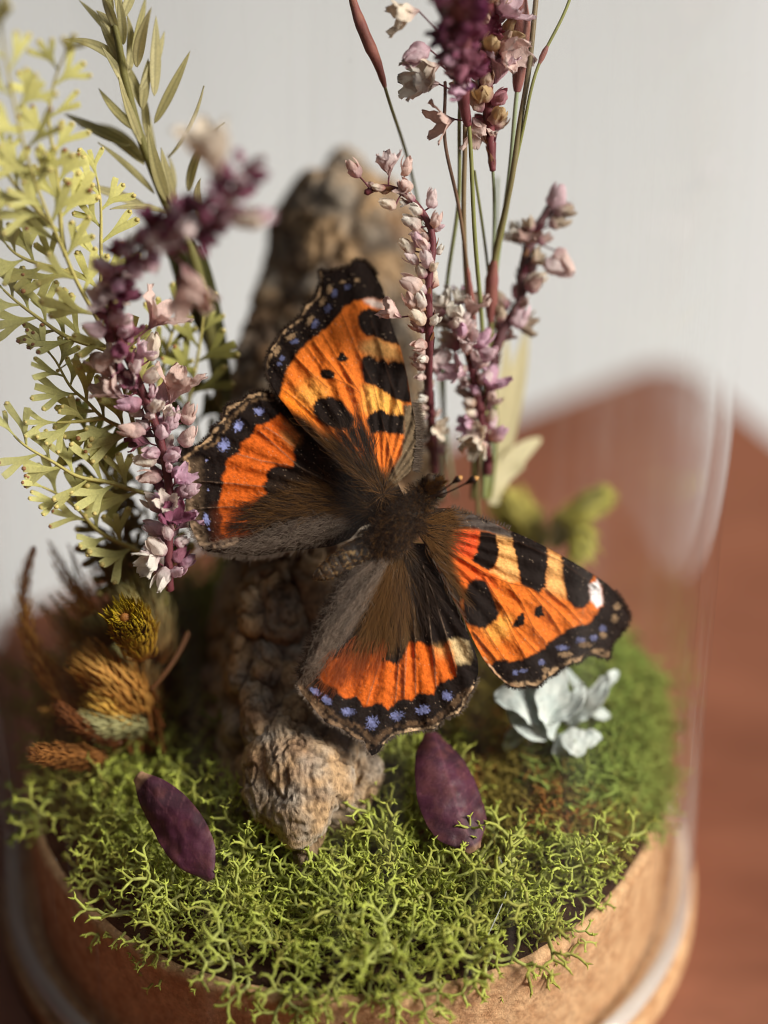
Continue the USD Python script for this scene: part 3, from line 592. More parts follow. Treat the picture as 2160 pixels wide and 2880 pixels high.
# --- right forewing
RF_out = c4([(60, 200), (130, 160), (220, 125), (340, 120), (460, 155), (560, 200), (660, 240), (740, 280), (860, 330), (980, 390), (1090, 450), (1200, 510), (1330, 590), (1430, 660), (1500, 730), (1560, 820), (1590, 890), (1570, 950), (1520, 1020), (1470, 1060), (1450, 1130), (1440, 1190), (1390, 1180), (1340, 1155), (1270, 1165), (1240, 1210), (1180, 1220), (1120, 1240), (1070, 1290), (1000, 1320), (960, 1370), (930, 1388), (860, 1380), (800, 1392), (740, 1385), (690, 1350), (620, 1290), (550, 1190), (490, 1080), (430, 950), (380, 840), (320, 740), (250, 600), (170, 440), (100, 320)])
RF_root = np.array(c4([(20, 240)])[0])
RF_lay = [
 ('poly', c4([(350, 280), (525, 280), (520, 420), (470, 490), (330, 430)]), lin(206, 78, 40), 10),
 ('poly', c4([(330, 440), (480, 500), (640, 600), (640, 700), (400, 660)]), lin(212, 86, 34), 24, .8),
 ('poly', c4([(640, 300), (745, 275), (775, 400), (795, 500), (808, 645), (740, 645), (600, 572), (640, 520), (660, 450)]), CREAM, 7),
 ('poly', c4([(1000, 395), (1110, 460), (1125, 600), (1135, 760), (1000, 700), (990, 600), (1000, 500)]), CREAM * .95, 14),
 ('poly', c4([(560, 965), (680, 890), (740, 900), (720, 1030), (640, 1060), (590, 1010)]), YEL, 26, .9),
 ('poly', c4([(40, 200), (220, 100), (360, 110), (420, 190), (400, 262), (345, 290), (305, 360), (325, 450), (330, 560), (372, 640), (425, 740), (400, 800), (440, 960), (250, 620), (80, 330)]), BROWN, 12),
 ('poly', c4([(340, 110), (480, 150), (660, 230), (770, 290), (765, 345), (640, 312), (500, 275), (370, 262)]), lin(78, 70, 66), 8),
 ('poly', c4([(530, 285), (645, 308), (657, 400), (662, 460), (632, 530), (592, 562), (530, 533), (465, 490), (508, 430), (518, 370)]), DARK, 4),
 ('poly', c4([(745, 270), (860, 320), (1005, 395), (1006, 500), (992, 600), (992, 680), (942, 728), (890, 690), (815, 662), (800, 560), (780, 450), (758, 360)]), DARK, 4),
 ('poly', c4([(1105, 440), (1210, 500), (1340, 590), (1295, 680), (1312, 780), (1262, 832), (1200, 828), (1148, 780), (1128, 700), (1112, 600)]), DARK, 5),
 ('poly', c4([(410, 750), (440, 655), (500, 625), (560, 638), (612, 720), (642, 800), (668, 870), (640, 922), (590, 948), (560, 978), (500, 962), (425, 935), (410, 850)]), DARK, 6),
 ('poly', c4([(758, 962), (790, 890), (830, 862), (848, 890), (840, 942), (800, 972)]), DARK, 3),
 ('poly', c4([(912, 882), (925, 818), (970, 808), (978, 880), (945, 898)]), DARK, 3),
 ('poly', c4([(1320, 560), (1350, 630), (1392, 700), (1392, 812), (1350, 862), (1310, 930), (1230, 952), (1160, 972), (1100, 1012), (1020, 1062), (980, 1112), (920, 1152), (830, 1190), (740, 1212), (690, 1192), (640, 1200), (600, 1232), (540, 1180), (560, 1290), (740, 1450), (1000, 1420), (1500, 1250), (1650, 900), (1500, 660)]), DARK, 5),
 ('poly', c4([(1294, 670), (1352, 632), (1387, 700), (1392, 800), (1360, 828), (1310, 770)]), WHITE, 5),
 ('spot', spots([(1400, 975, 60, 70), (1332, 1040, 60, 55), (1240, 1055, 80, 55), (1110, 1112, 100, 45), (965, 1215, 55, 45), (838, 1272, 75, 32, -.2), (778, 1285, 50, 40)], C4, 60, 60), BLUE * .6, 1, .85),
 ('spot', spots([(1500, 820, 60, 60), (1480, 905, 60, 70), (1270, 1092, 100, 50), (1130, 1160, 110, 50), (1400, 1020, 60, 60), (990, 1270, 60, 50)], C4, 60, 60), BEIGE * .6, 1, .85),
 ('line', c4([(740, 1372), (860, 1368), (940, 1370), (1000, 1310), (1080, 1262), (1180, 1208), (1250, 1190), (1340, 1140), (1440, 1160)]), BEIGE * .9, (9, 10)),
 ('line', c4([(560, 1180), (640, 1290), (700, 1345), (770, 1380)]), lin(190, 150, 116), (3, 4)),
]
def RF_dep(x, y): r = np.clip((x - 1150) / 620, 0, 1); return -1.0 + 7.0 * r ** 1.2 + .6 * np.clip((y - 1600) / 300, -1, 1)
RF_v = [c4(q) for q in ([(100, 260), (330, 440), (560, 580), (720, 650), (820, 790)], [(560, 620), (660, 780), (740, 980), (850, 1180)], [(820, 790), (900, 960), (990, 1070)], [(660, 780), (760, 960), (930, 1140)], [(870, 700), (1000, 850), (1100, 1000)], [(720, 650), (900, 690), (1080, 850), (1180, 960)], [(100, 240), (400, 300), (760, 345), (1100, 500), (1350, 680)], [(480, 1000), (640, 1190)], [(560, 980), (700, 1190)], [(1000, 700), (1150, 830), (1250, 940)])]
w, info = wing('forewing', RF_out, RF_root, ORANGE, RF_lay, RF_v, RF_dep, 'right forewing stretched towards the glass, white spot near the tip', seed=4)
wing_hair(w, info, inside_pts(c4([(60, 220), (300, 140), (380, 250), (300, 420), (340, 620), (420, 800), (300, 640), (140, 380)]), 700, rg), 55, .4, 'fur_gold', .04, rg)
wing_hair(w, info, inside_pts(c4([(100, 320), (200, 450), (440, 940), (400, 900), (230, 560)]), 300, rg), 40, .3, 'fur_grey', .035, rg)
k = np.linspace(0, 1, 20); ln = c4(np.stack([330 + 400 * k, 125 + 150 * k], 1)); aa = np.repeat(ln, 10, 0) + rg.normal(0, 1.3, (200, 2)); e = aa + np.stack([rg.normal(5, 2, 200), rg.normal(-11, 3, 200)], 1)
tt = RF_dep(*aa.T); hairs(fresh(w.path, 'edge_hair'), P(aa[:, 0], aa[:, 1], tt), P(e[:, 0], e[:, 1], tt - .1), 'fur_grey', bf.base, .05)
fringe(w, info, 330, 620, 12, 'fur_dark', .05, rg, 1000)

# --- body: head, thorax and abdomen in one surface
chain = [(1216, 1372, -1.2, .72), (1192, 1395, -1.4, .98), (1166, 1424, -1.3, 1.15), (1140, 1462, -1.3, 1.6), (1105, 1500, -1.0, 1.5), (1062, 1528, -.8, 1.2), (1030, 1545, -.7, 1.42), (985, 1565, -.7, 1.4), (945, 1592, -.8, 1.15), (912, 1610, -.9, .85), (893, 1620, -.9, .45)]
t = hull_chain(chain, .16, 8); v = t.vertices; n = t.vertex_normals
ax = P(893, 1620, -.9) - P(1062, 1528, -.8); s = (v - P(1062, 1528, -.8)) @ ax / (ax @ ax)
ring = np.where(s > 0.05, -.09 * np.maximum(0, np.cos(s * 2 * np.pi * 6.5)) ** 4, 0)
nz = meshkit.fbm(v / .5, 4, 9) - .5
t = trimesh.Trimesh(v + n * (ring + .14 * nz)[:, None], t.faces, process=False)
k = np.clip((meshkit.fbm(v / .35, 3, 3) - .55) / .12, 0, 1)[:, None]
tip = np.clip((s - .55) / .35, 0, 1)[:, None]
col = lin(38, 30, 24) * (1 - k) + lin(130, 104, 66) * k; col = col * (1 - .6 * tip) + lin(92, 78, 64) * .6 * tip
part('body', t, 'abdomen', bf, col=col, label='furry dark body, abdomen pointing down to the left')
bp = Thing(bf.path + '/body', bf.base)
def body_fur(n, sel, ln, mt, w, seed, sag=.35, spread=.6):
    rg = np.random.default_rng(seed); q, fi = trimesh.sample.sample_surface(t, n * 3, seed=seed)
    nn = t.face_normals[fi]; keep = sel(q) & ((nn @ V) < .25); q, nn = q[keep][:n], nn[keep][:n]
    back = unit(P(893, 1620) - P(1222, 1366))
    d = unit(nn + .55 * back + rg.normal(0, spread, q.shape))
    hl = np.clip((np.linalg.norm(q - P(1222, 1366, -1.5), axis=1) - 1) / 5, .25, 1); hairs(fresh(bp.path, 'fur'), q, q + d * (hl * ln * rg.uniform(.4, 1.2, len(q)))[:, None], mt, bf.base, w, bend=rg.normal(0, sag, q.shape))
B0 = P(1062, 1528, -.8)
body_fur(1800, lambda q: ((q - B0) @ ax / (ax @ ax)) < .05, .95, 'fur_gold', .024, 1)
body_fur(5200, lambda q: ((q - B0) @ ax / (ax @ ax)) < .12, .85, 'fur_dark', .034, 2)
body_fur(500, lambda q: ((q - B0) @ ax / (ax @ ax)) > .1, .3, 'fur_gold', .025, 3, .1)
for sgn, (px, py) in enumerate(((1212, 1348), (1240, 1384))):
    e_ = trimesh.creation.icosphere(3, .62); e_.apply_translation(P(px, py, -2.0)); part('eye', e_, 'chitin', bf)
def fuzzy(a, b, r, seed):
    m = hull_chain([(*a, r), (*b, r * .55)], .15, 4); pl = part('palp', m, 'chitin', bf)
    rg = np.random.default_rng(seed); q, fi = trimesh.sample.sample_surface(m, 500, seed=seed); d = unit(m.face_normals[fi] + 1.2 * unit(P(*b) - P(*a)) + rg.normal(0, .3, q.shape))
    hairs(fresh(pl.path, 'fur'), q, q + d * rg.uniform(.3, .8, (len(q), 1)), 'fur_dark' if seed % 2 else 'fur_gold', bf.base, .05)
fuzzy((1196, 1366, -1.6), (1228, 1350, -2.2), .5, 41); fuzzy((1206, 1376, -2.2), (1240, 1356, -2.8), .42, 42)
for pts in ([(1200, 1402, -2.4), (1235, 1385, -3.2), (1265, 1364, -3.9), (1298, 1341, -4.4)], [(1206, 1398, -2.6), (1255, 1386, -3.4), (1298, 1366, -4.2), (1344, 1343, -4.8)]):
    c = spline(Ps(pts), 40); u_ = np.linspace(0, 1, 40)
    r = .085 + .27 * np.clip((u_ - .74) / .16, 0, 1) * np.clip((1.03 - u_) / .1, .3, 1) + .012 * np.sin(u_ * 150)
    v, f = tube(c, r, 8); uu = np.r_[np.repeat(u_, 8), 0, 1]
    part('antenna', (v, f), 'antenna', bf, col=np.where(uu[:, None] > .965, lin(190, 140, 80), np.where(uu[:, None] > .7, lin(36, 26, 24), lin(52, 36, 30))))
# three pairs of legs folded under the thorax onto the bark
for k, (px, py, sx) in enumerate(((1175, 1425, 1), (1140, 1470, 1), (1105, 1500, 1), (1160, 1420, -1), (1120, 1462, -1), (1085, 1492, -1))):
    a = P(px, py, .2); b = a + X * 1.6 * sx + V * 1.5; c = P(px + 26 * sx - 40, py + 26, 8.5 + k % 3)
    part('leg', tube(spline([a, b, .5 * (b + c) + X * .8 * sx, c], 12), np.linspace(.22, .1, 12), 6), 'chitin', bf)
# ------------------------------------------------------------------ moss on the cork
def mound(x, y):
    r = np.hypot(x, y); a = np.arctan2(y, x)
    edge = 31.2 + 1.0 * np.sin(3 * a + 1) + .8 * np.sin(7 * a)
    front = np.clip((-y - 4) / 24, 0, 1)
    right = np.clip(np.cos(a - .25), 0, 1) * np.clip((r - 14) / 10, 0, 1)
    h = 4.2 * (1 - front * .6) + 5.0 * right * (1 - front)
    return np.maximum(1.0, h * np.sqrt(np.clip(1 - (r / edge) ** 5, 0, 1)) * (1 + .3 * (meshkit.fbm(np.stack([x / 7, y / 7, 0 * x], -1), 3, 12) - .5)))
n_ = 150; g_ = np.linspace(-32, 32, n_); gx, gy = np.meshgrid(g_, g_, indexing='ij')
ok = np.hypot(gx, gy) < 31.4; gz = mound(gx, gy) - 1.2 + .9 * (meshkit.fbm(np.stack([gx / 1.3, gy / 1.3, 0 * gx], -1), 3, 2) - .5)
q_ = ok[:-1, :-1] & ok[1:, 1:] & ok[1:, :-1] & ok[:-1, 1:]; i_, j_ = np.nonzero(q_)
idx = np.stack([i_ * n_ + j_, (i_ + 1) * n_ + j_, (i_ + 1) * n_ + j_ + 1, i_ * n_ + j_ + 1], 1)
vv = np.stack([gx.ravel(), gy.ravel(), gz.ravel()], 1); w_ = meshkit.fbm(vv / 2, 3, 6)[:, None]
ui_, inv_ = np.unique(idx, return_inverse=True); idx = inv_.reshape(idx.shape); vv = vv[ui_]; w_ = w_[ui_]
solo('moss_bed', (vv, np.vstack([idx[:, [0, 1, 2]], idx[:, [0, 2, 3]]])), 'moss', 'dark olive bed of old moss under the fresh branching moss', None, col=lin(36, 34, 18) * (1 - w_) + lin(58, 50, 26) * w_, kind='stuff')

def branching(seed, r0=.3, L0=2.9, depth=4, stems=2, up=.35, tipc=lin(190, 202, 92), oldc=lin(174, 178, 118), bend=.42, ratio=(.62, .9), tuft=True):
    rg = np.random.default_rng(seed); parts, cols = [], []
    def seg(p, d, r, L, k):
        side = unit(np.cross(d, rg.normal(0, 1, 3)))
        e = p + d * L; m = .5 * (p + e) + side * L * bend * rg.uniform(.2, 1)
        pts = np.array([p, .25 * p + .5 * m + .25 * e + 0, .1 * p + .3 * m + .6 * e, e])
        tip = k == 0
        rr = np.linspace(r, r * (.12 if tip else .84), 4)
        parts.append(tube(pts, rr, 5)); c = np.clip((depth - k) / depth, 0, 1); cc = oldc * (1 - c) + tipc * c
        cols.append(np.broadcast_to(cc * rg.uniform(.85, 1.15), (len(parts[-1][0]), 3)))
        if tip: return
        de = unit(e - pts[2]); a, b = frame(de); ph = rg.uniform(0, 6.28)
        nb = 2 if rg.random() < .72 else 3
        if k == 1: nb = int(rg.integers(2, 5)) if tuft else 2
        for q in range(nb):
            th = rg.uniform(.55, 1.05); az = ph + q * 2 * np.pi / nb + rg.normal(0, .3)
            nd = unit(de * math.cos(th) + (a * math.cos(az) + b * math.sin(az)) * math.sin(th) + np.array([0, 0, .02]))
            seg(e, nd, r * .84, L * (.45 if k == 1 else rg.uniform(*ratio)), k - 1)
    for _ in range(stems):
        d = unit(rg.normal(0, 1, 3) * (1, 1, .3) + [0, 0, up]); seg(np.array([0, 0, -.4]) + rg.normal(0, .5, 3) * (1, 1, 0), d, r0, L0, depth)
    v, f = join(parts); return v, f, np.vstack(cols)

def curly(seed, n=34, r=.16, ln=3.4, c0=lin(112, 98, 42), c1=lin(166, 150, 74)):
    rg = np.random.default_rng(seed); parts, cols = [], []
    for _ in range(n):
        p = rg.normal(0, .9, 3) * (1, 1, .2); d = unit(rg.normal(0, 1, 3) * (1, 1, .5) + [0, 0, .9]); w = rg.normal(0, 1, 3); pts = [p]
        for k in range(6):
            d = unit(d + .42 * np.cross(w, d) + rg.normal(0, .15, 3)); pts.append(pts[-1] + d * ln / 6 * rg.uniform(.7, 1.3))
        parts.append(tube(np.array(pts), np.linspace(r, r * .35, 7), 4)); t_ = rg.random()
        cols.append(np.broadcast_to(c0 * (1 - t_) + c1 * t_, (len(parts[-1][0]), 3)))
        for k in (2, 3, 4, 5):
            if rg.random() < .8:
                e = pts[k] + unit(d + rg.normal(0, .9, 3)) * ln * .22; parts.append(tube(np.array([pts[k], .5 * (pts[k] + e) + rg.normal(0, .08, 3), e]), [r * .6, r * .45, r * .15], 4))
                cols.append(np.broadcast_to(c0 * (.7 - .7 * t_) + c1 * (.3 + .7 * t_), (len(parts[-1][0]), 3)))
    v, f = join(parts); return v, f, np.vstack(cols)

def scatter(name, protos, pos, up, scale, label, seed):
    pth = fresh('/World', name); pi = UsdGeom.PointInstancer.Define(stage, pth); targets = []
    for k, (v, f, c) in enumerate(protos):
        m = write(f'{pth}/strand_tuft' + (f'_{k:03d}' if k else ''), (v, f), 'moss', np.zeros(3), True, c); targets.append(m.GetPath())
    rg = np.random.default_rng(seed); n = len(pos)
    pi.CreatePrototypesRel().SetTargets(targets)
    pi.CreateProtoIndicesAttr(Vt.IntArray.FromNumpy(rg.integers(0, len(protos), n).astype(np.int32)))
    pi.CreatePositionsAttr(Vt.Vec3fArray.FromNumpy((pos * mm).astype(np.float32)))
    qs = []
    for u_ in unit(up):
        z = np.array([0, 0, 1.0]); ax_ = np.cross(z, u_); s = np.linalg.norm(ax_); r1 = Gf.Rotation(Gf.Vec3d(0, 0, 1), float(rg.uniform(0, 360)))
        if s > 1e-6: r1 = r1 * Gf.Rotation(Gf.Vec3d(*(ax_ / s)), math.degrees(math.atan2(s, u_[2])))
        q = r1.GetQuat(); qs.append(Gf.Quath(float(q.GetReal()), *[float(x) for x in q.GetImaginary()]))
    pi.CreateOrientationsAttr(Vt.QuathArray(qs))
    pi.CreateScalesAttr(Vt.Vec3fArray.FromNumpy(np.repeat(scale[:, None], 3, 1).astype(np.float32)))
    tag(pi.GetPrim(), label, kind='stuff')

def mound_pts(n, cond, seed, rmin=0, rmax=30.5, tries=60000):
    rg = np.random.default_rng(seed); p = rg.uniform(-32, 32, (tries, 2)); r = np.hypot(*p.T); p = p[(r > rmin) & (r < rmax) & cond(p[:, 0], p[:, 1])]
    keep, tr = [], []
    d0 = math.sqrt(1.0 * len(p) / tries * 64 * 64 / n) * .72; used = np.zeros((0, 2))
    for q in p:
        if len(used) == 0 or np.min(np.hypot(*(used - q).T)) > d0:
            used = np.vstack([used, q])
            if len(used) >= n: break
    z = mound(used[:, 0], used[:, 1]); e = .4
    gxn = (mound(used[:, 0] + e, used[:, 1]) - z) / e; gyn = (mound(used[:, 0], used[:, 1] + e) - z) / e
    up = unit(np.stack([-np.clip(gxn, -1.6, 1.6), -np.clip(gyn, -1.6, 1.6), np.ones(len(z))], 1)) + rg.normal(0, .25, (len(z), 3))
    return np.c_[used, z - .9], up, rg
olive = lambda x, y: (x > 9) & (y > -20 + .3 * (x - 9)) & (y < 13)
fuzz = lambda x, y: (x > 22) & (y > -10)
clear = lambda x, y: (np.hypot(x + 9, y + 7) > 7) & (np.hypot(x + 5, y + 18.5) > 4.6)
main_ = lambda x, y: ~olive(x, y) & ~fuzz(x, y) & clear(x, y) & (np.hypot(x, y) < 30.4 - 1.4 * np.clip((-x - 3) / 16, 0, 1) * (y < -6))
pos, up, rg = mound_pts(500, lambda x, y: main_(x, y) & (y < -6), 3, rmax=30.2)
scatter('reindeer_moss', [branching(100 + k, .25) for k in range(4)] + [branching(120 + k, .3, 3.4, 4, 1 + k % 2, .3, ratio=(.6, .9), tuft=k % 3 == 0) for k in range(9)], pos, up, rg.uniform(.58, 1.0, len(pos)), 'pale green branching reindeer moss across the front of the cork base', 5)
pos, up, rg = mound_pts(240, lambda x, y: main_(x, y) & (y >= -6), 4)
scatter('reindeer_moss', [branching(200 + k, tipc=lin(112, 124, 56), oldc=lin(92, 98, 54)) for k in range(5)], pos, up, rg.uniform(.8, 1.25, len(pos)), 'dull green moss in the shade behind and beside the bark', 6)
pos, up, rg = mound_pts(300, lambda x, y: olive(x, y) & ~fuzz(x, y) & clear(x, y), 7)
scatter('olive_moss', [curly(300 + k) for k in range(6)] + [curly(310, c0=lin(110, 70, 30), c1=lin(170, 116, 56))], pos, up, rg.uniform(.7, 1.2, len(pos)), 'curly olive and brown moss to the right of the right plum leaf', 8)
pos, up, rg = mound_pts(330, lambda x, y: fuzz(x, y), 9, rmax=32.2)
scatter('feather_moss', [curly(400 + k, 44, .15, 3.6, lin(120, 142, 62), lin(168, 190, 98)) for k in range(6)], pos, up, rg.uniform(.8, 1.3, len(pos)), 'soft bright green moss along the right wall of the dome', 10)

# two plum leaves lying on the moss
def plum_leaf(rows, widths, t, normal, seed, label, pale):
    n = 60; c = spline(P(*np.array(rows, float).T), n); s = np.linspace(0, 1, n)
    w = np.interp(s, np.linspace(0, 1, len(widths)), widths); w = np.convolve(np.pad(w, 3, mode='edge'), np.ones(7) / 7, 'valid')
    rg = np.random.default_rng(seed); c = c + unit(normal) * (.5 * np.sin(s * 5 + seed) * s)[:, None]
    v, f = ribbon(c, w, normal, .2, .0, 25, -.3)
    wob = meshkit.fbm(v / 3.5, 3, seed) - .5; v = v + unit(np.asarray(normal)) * (1.9 * wob)[:, None]
    a = np.clip((meshkit.fbm(v / 2.8, 4, seed + 3) - .4) / .25, 0, 1)[:, None]; b = np.clip((meshkit.fbm(v / 1.2, 4, seed + 6) - .5) / .2, 0, 1)[:, None]
    col = lin(80, 40, 58) * (1 - a) + lin(58, 32, 44) * a; col = col * (1 - .6 * b) + lin(98, 56, 56) * .6 * b
    wi = np.tile(np.tile(np.abs(np.linspace(-1, 1, 25)), n), 2); si = np.tile(np.repeat(s, 25), 2)
    mid = np.exp(-(wi / .05) ** 2)[:, None] * .35; col = col * (1 - mid) + lin(120, 70, 84) * mid
    vein = (np.abs(((si * 9 + wi * 1.2) % 1) - .5) < .05)[:, None] * .25; col = col * (1 - vein) + lin(124, 80, 90) * vein
    tp = np.clip(pale(si, wi), 0, 1)[:, None]; col = col * (1 - tp) + lin(178, 140, 110) * tp
    solo('plum_leaf', (v, f), 'plum', label, 'dried leaf', col=col)
Nc = unit(-V + .5 * U)
plum_leaf([(382, 2180, 2.4), (450, 2260, .4), (520, 2360, -1.4), (596, 2476, -1.8)], [1.1, 3.4, 4.6, 5.1, 5.0, 4.0, .7], 0, unit(-V + .35 * X * -1 + .3 * U), 3, 'dark plum leaf with a pale tip leaning on the moss left of the bark', lambda s, w: (.1 - s) / .05)
plum_leaf([(1216, 2060, 6.5), (1245, 2140, 3.6), (1285, 2260, 1.6), (1338, 2392, 1.4)], [1.5, 4.6, 5.8, 6.5, 6.6, 5.6, 1.0], 0, unit(-V + .3 * X + .4 * U), 8, 'dark plum leaf with a frayed brown tip under the right hindwing', lambda s, w: (s - .95) / .05)

# pale grey green lichen
li = thing('pale_lichen', 'pale mint grey lichen with forked lobes on the olive moss', 'lichen', P(1560, 2000, 18))
def lobe(rows, widths, normal, seed, th=.55):
    n = 26; c = spline(P(*np.array(rows, float).T), n); w = np.interp(np.linspace(0, 1, n), np.linspace(0, 1, len(widths)), widths)
    v, f = ribbon(c, w, normal, th * .6, 0, 17, .2); v = v + ((meshkit.fbm(v / 1.5, 4, seed) - .5) * 2.4 * np.tile(np.tile(np.abs(np.linspace(-1, 1, 17)) ** .7, n), 2))[:, None] * unit(np.asarray(normal))
    part('lobe', (v, f), 'lichen', li)
NL = unit(-V + .5 * U + .2 * X)
lobe([(1540, 2010, 11), (1490, 1975, 9), (1430, 1960, 8), (1390, 1965, 8)], [2.2, 4.4, 5.2, 3.6, .8], NL, 1)
lobe([(1560, 2060, 10), (1545, 1990, 8.5), (1555, 1920, 8.5), (1570, 1850, 10)], [2.0, 3.6, 3.8, 3.0, 1.0], unit(NL + .3 * X), 2)
lobe([(1540, 2050, 10), (1500, 2040, 9), (1470, 2010, 9), (1440, 1960, 10)], [1.6, 3.4, 3.0, 1.0], unit(NL - .3 * X), 3)
lobe([(1590, 2060, 10), (1625, 2090, 9), (1640, 2120, 9.5)], [1.4, 2.8, 3.0, .8], NL, 4)
lobe([(1585, 2070, 10), (1575, 2110, 9.5), (1572, 2135, 10)], [1.2, 1.4, 1.6, .5], NL, 5)
lobe([(1600, 2040, 12), (1655, 1985, 11), (1690, 1935, 10.5), (1700, 1905, 11)], [1.2, 1.5, 1.9, 2.0, .8], NL, 6)
lobe([(1660, 1980, 12), (1625, 1930, 12), (1590, 1880, 13)], [1.0, 1.1, 1.0, .5], NL, 7)
lobe([(1680, 1940, 11), (1720, 1905, 11), (1735, 1890, 12)], [.9, 1.3, 1.2, .5], NL, 8)
lobe([(1655, 1990, 12), (1690, 2010, 12), (1712, 2015, 12.5)], [.9, 1.3, 1.5, .6], NL, 9)
lobe([(1470, 2050, 11), (1440, 2080, 10.5), (1420, 2105, 11)], [1.0, 1.8, 1.6, .6], NL, 11)
lobe([(1600, 2090, 10), (1650, 2080, 9.5), (1690, 2070, 10)], [1.0, 1.6, 1.8, .6], unit(NL + .3 * X), 12)
lobe([(1530, 2020, 9), (1600, 1990, 8.5), (1640, 1930, 9)], [1.6, 2.6, 2.2, .7], unit(NL + .4 * U), 13)
lobe([(1500, 2060, 11), (1495, 2090, 11)], [1.0, .9, .5], NL, 10)
st = trimesh.creation.icosphere(3, 1.0); st.apply_scale((2.4, 1.6, 1.3)); st.apply_translation(P(935, 2385, 8)); solo('pebble', st, 'stone', 'small smooth blue grey pebble in the moss beside the bark tip', 'pebble')
tw = [spline(Ps([(1392, 2110, 14), (1440, 2150, 13), (1490, 2190, 13)]), 14)]
solo('dry_twig', tube(tw[0], np.linspace(.16, .1, 14), 6), 'stem', 'thin straw brown twig lying across the olive moss', 'twig', col=np.broadcast_to(lin(150, 100, 60), (14 * 6 + 2, 3)))
solo('silk_thread', tube(spline(Ps([(1330, 2692, -1.5), (1372, 2630, -2.2), (1400, 2570, -1.6), (1424, 2506, -.5), (1408, 2420, 3), (1392, 2350, 7)]), 40), .045, 5), 'silk', 'fine pale silk thread hanging across the front moss', 'thread')
# ------------------------------------------------------------------ dried plants
STRAW, OLIVE, GREEN = lin(196, 182, 110), lin(128, 120, 60), lin(96, 106, 58)
def grade(v, a, b, axis_a, axis_b):
    s = np.clip((v - axis_a) @ (axis_b - axis_a) / (np.sum((axis_b - axis_a) ** 2) + 1e-9), 0, 1)[:, None]; return a * (1 - s) + b * s

# --- lacy yellow green fern: every leaflet is two to four lobes with a small cup on the tip
def fern(name, label, group, rach, seed, n_leaf, size, c0=lin(226, 222, 150), c1=lin(208, 206, 130), explicit=None, taper=.2):
    rg = np.random.default_rng(seed); pts = spline(Ps(rach), 60); th = thing(name, label, 'fern', pts[0], group)
    c = lambda v: np.broadcast_to(lin(178, 168, 98), (len(v), 3))
    v, f = tube(pts, np.linspace(.27, .12, 60), 6); part('stem', (v, f), 'stem', th, col=c(v))
    T = unit(np.gradient(pts, axis=0)); S = np.linspace(0, 1, 60)
    us = np.linspace(.12, 1, n_leaf)
    for k, u in enumerate(us):
        i = min(int(u * 59), 59); p, t = pts[i], T[i]
        nrm = unit(-V + .25 * X + rg.normal(0, .3, 3)); sd = unit(np.cross(t, nrm)) * (1 if k % 2 else -1)
        last = k == n_leaf - 1
        d = t if last else unit(t * rg.uniform(.7, 1.0) + sd * rg.uniform(.75, 1.1))
        L = 1.05 * size * rg.uniform(.85, 1.2) * (1 - taper * u)
        lobes = 3 if rg.random() < .55 else (2 if rg.random() < .6 else 4)
        pieces, cols, tips = [], [], []
        base = p; mid = p + d * L * .34; s2 = unit(np.cross(d, nrm))
        for q in range(lobes):
            a = (q - (lobes - 1) / 2) * (.56 if lobes < 4 else .42) + rg.normal(0, .07)
            e = mid + (d * math.cos(a) + s2 * math.sin(a)) * L * rg.uniform(.52, .78) + nrm * rg.normal(0, .12) * L * .5
            cl = spline(np.array([base, .5 * (base + mid), mid + .12 * (e - mid), .35 * mid + .65 * e, e]), 12); s = np.linspace(0, 1, 12)
            w = L * np.interp(s, [0, .3, .55, .85, 1], [.045, .1, .145, .19, .165]) * rg.uniform(.85, 1.15)
            rb = ribbon(cl, w, nrm, .12, .06, 5, .08); pieces.append(rb); x = np.clip((rb[0] - base) @ d / L, 0, 1)[:, None]
            cols.append((c1 * (1 - x) + c0 * x) * rg.uniform(.92, 1.06)); tips.append((e, unit(e - mid), w[-1]))
        v, f = join(pieces); lf = part('leaflet', (v, f), 'leaf', th, col=np.vstack(cols))
        cups = []
        for e, de, w in tips:
            if rg.random() < .8:
                m = trimesh.creation.icosphere(1, 1.0); m.apply_scale((w * .34, w * .34, w * .3)); cups.append((m.vertices + e - de * w * .1 + nrm * .06, m.faces))
        if cups:
            v, f = join(cups); part('spore_cup', (v, f), 'stem', lf, col=np.broadcast_to(lin(196, 180, 112) if rg.random() < .85 else lin(140, 96, 60), (len(v), 3)))
fg = 'yellow green fern fronds against the left wall'
D0 = 1.6
fern('fern_frond', 'tallest pale yellow fern frond, out of focus along the left edge', None, [(400, 1300, 4), (360, 1130, 1), (320, 1000, -1), (270, 890, -3), (215, 790, -4), (185, 720, -5), (145, 630, -7), (95, 500, -9), (55, 360, -12), (30, 240, -14), (5, 100, -17)], 1, 22, 4.6)
fern('fern_frond', 'pale yellow fern frond branching up towards the spiky sprig', None, [(185, 720, -4), (172, 640, -5), (165, 540, -6), (150, 430, -8), (138, 330, -9), (150, 240, -10), (180, 160, -12)], 2, 12, 4.4)
fern('fern_frond', 'pale yellow fern side frond reaching the left edge high up', None, [(145, 630, -6), (95, 580, -7), (50, 530, -8), (10, 470, -9), (-20, 400, -10)], 3, 8, 4.4)
fern('fern_frond', 'small fern side frond just left of the blurred pink flower', None, [(270, 860, -1), (284, 790, -1), (284, 690, -1), (284, 600, -1.5), (272, 500, -2)], 4, 8, 3.9)
fern('fern_frond', 'fern frond lying level below the tall frond, spotted brown', None, [(205, 775, -2), (140, 750, -2), (80, 732, -2), (20, 690, -3)], 5, 7, 4.2)
fern('fern_frond', 'fern frond beside the pink flower with brown cups on its tips', None, [(300, 985, 0), (255, 970, 0), (183, 945, 0), (130, 910, 0), (72, 868, -.5), (10, 815, -1)], 6, 11, 4.2, c0=lin(232, 230, 166))
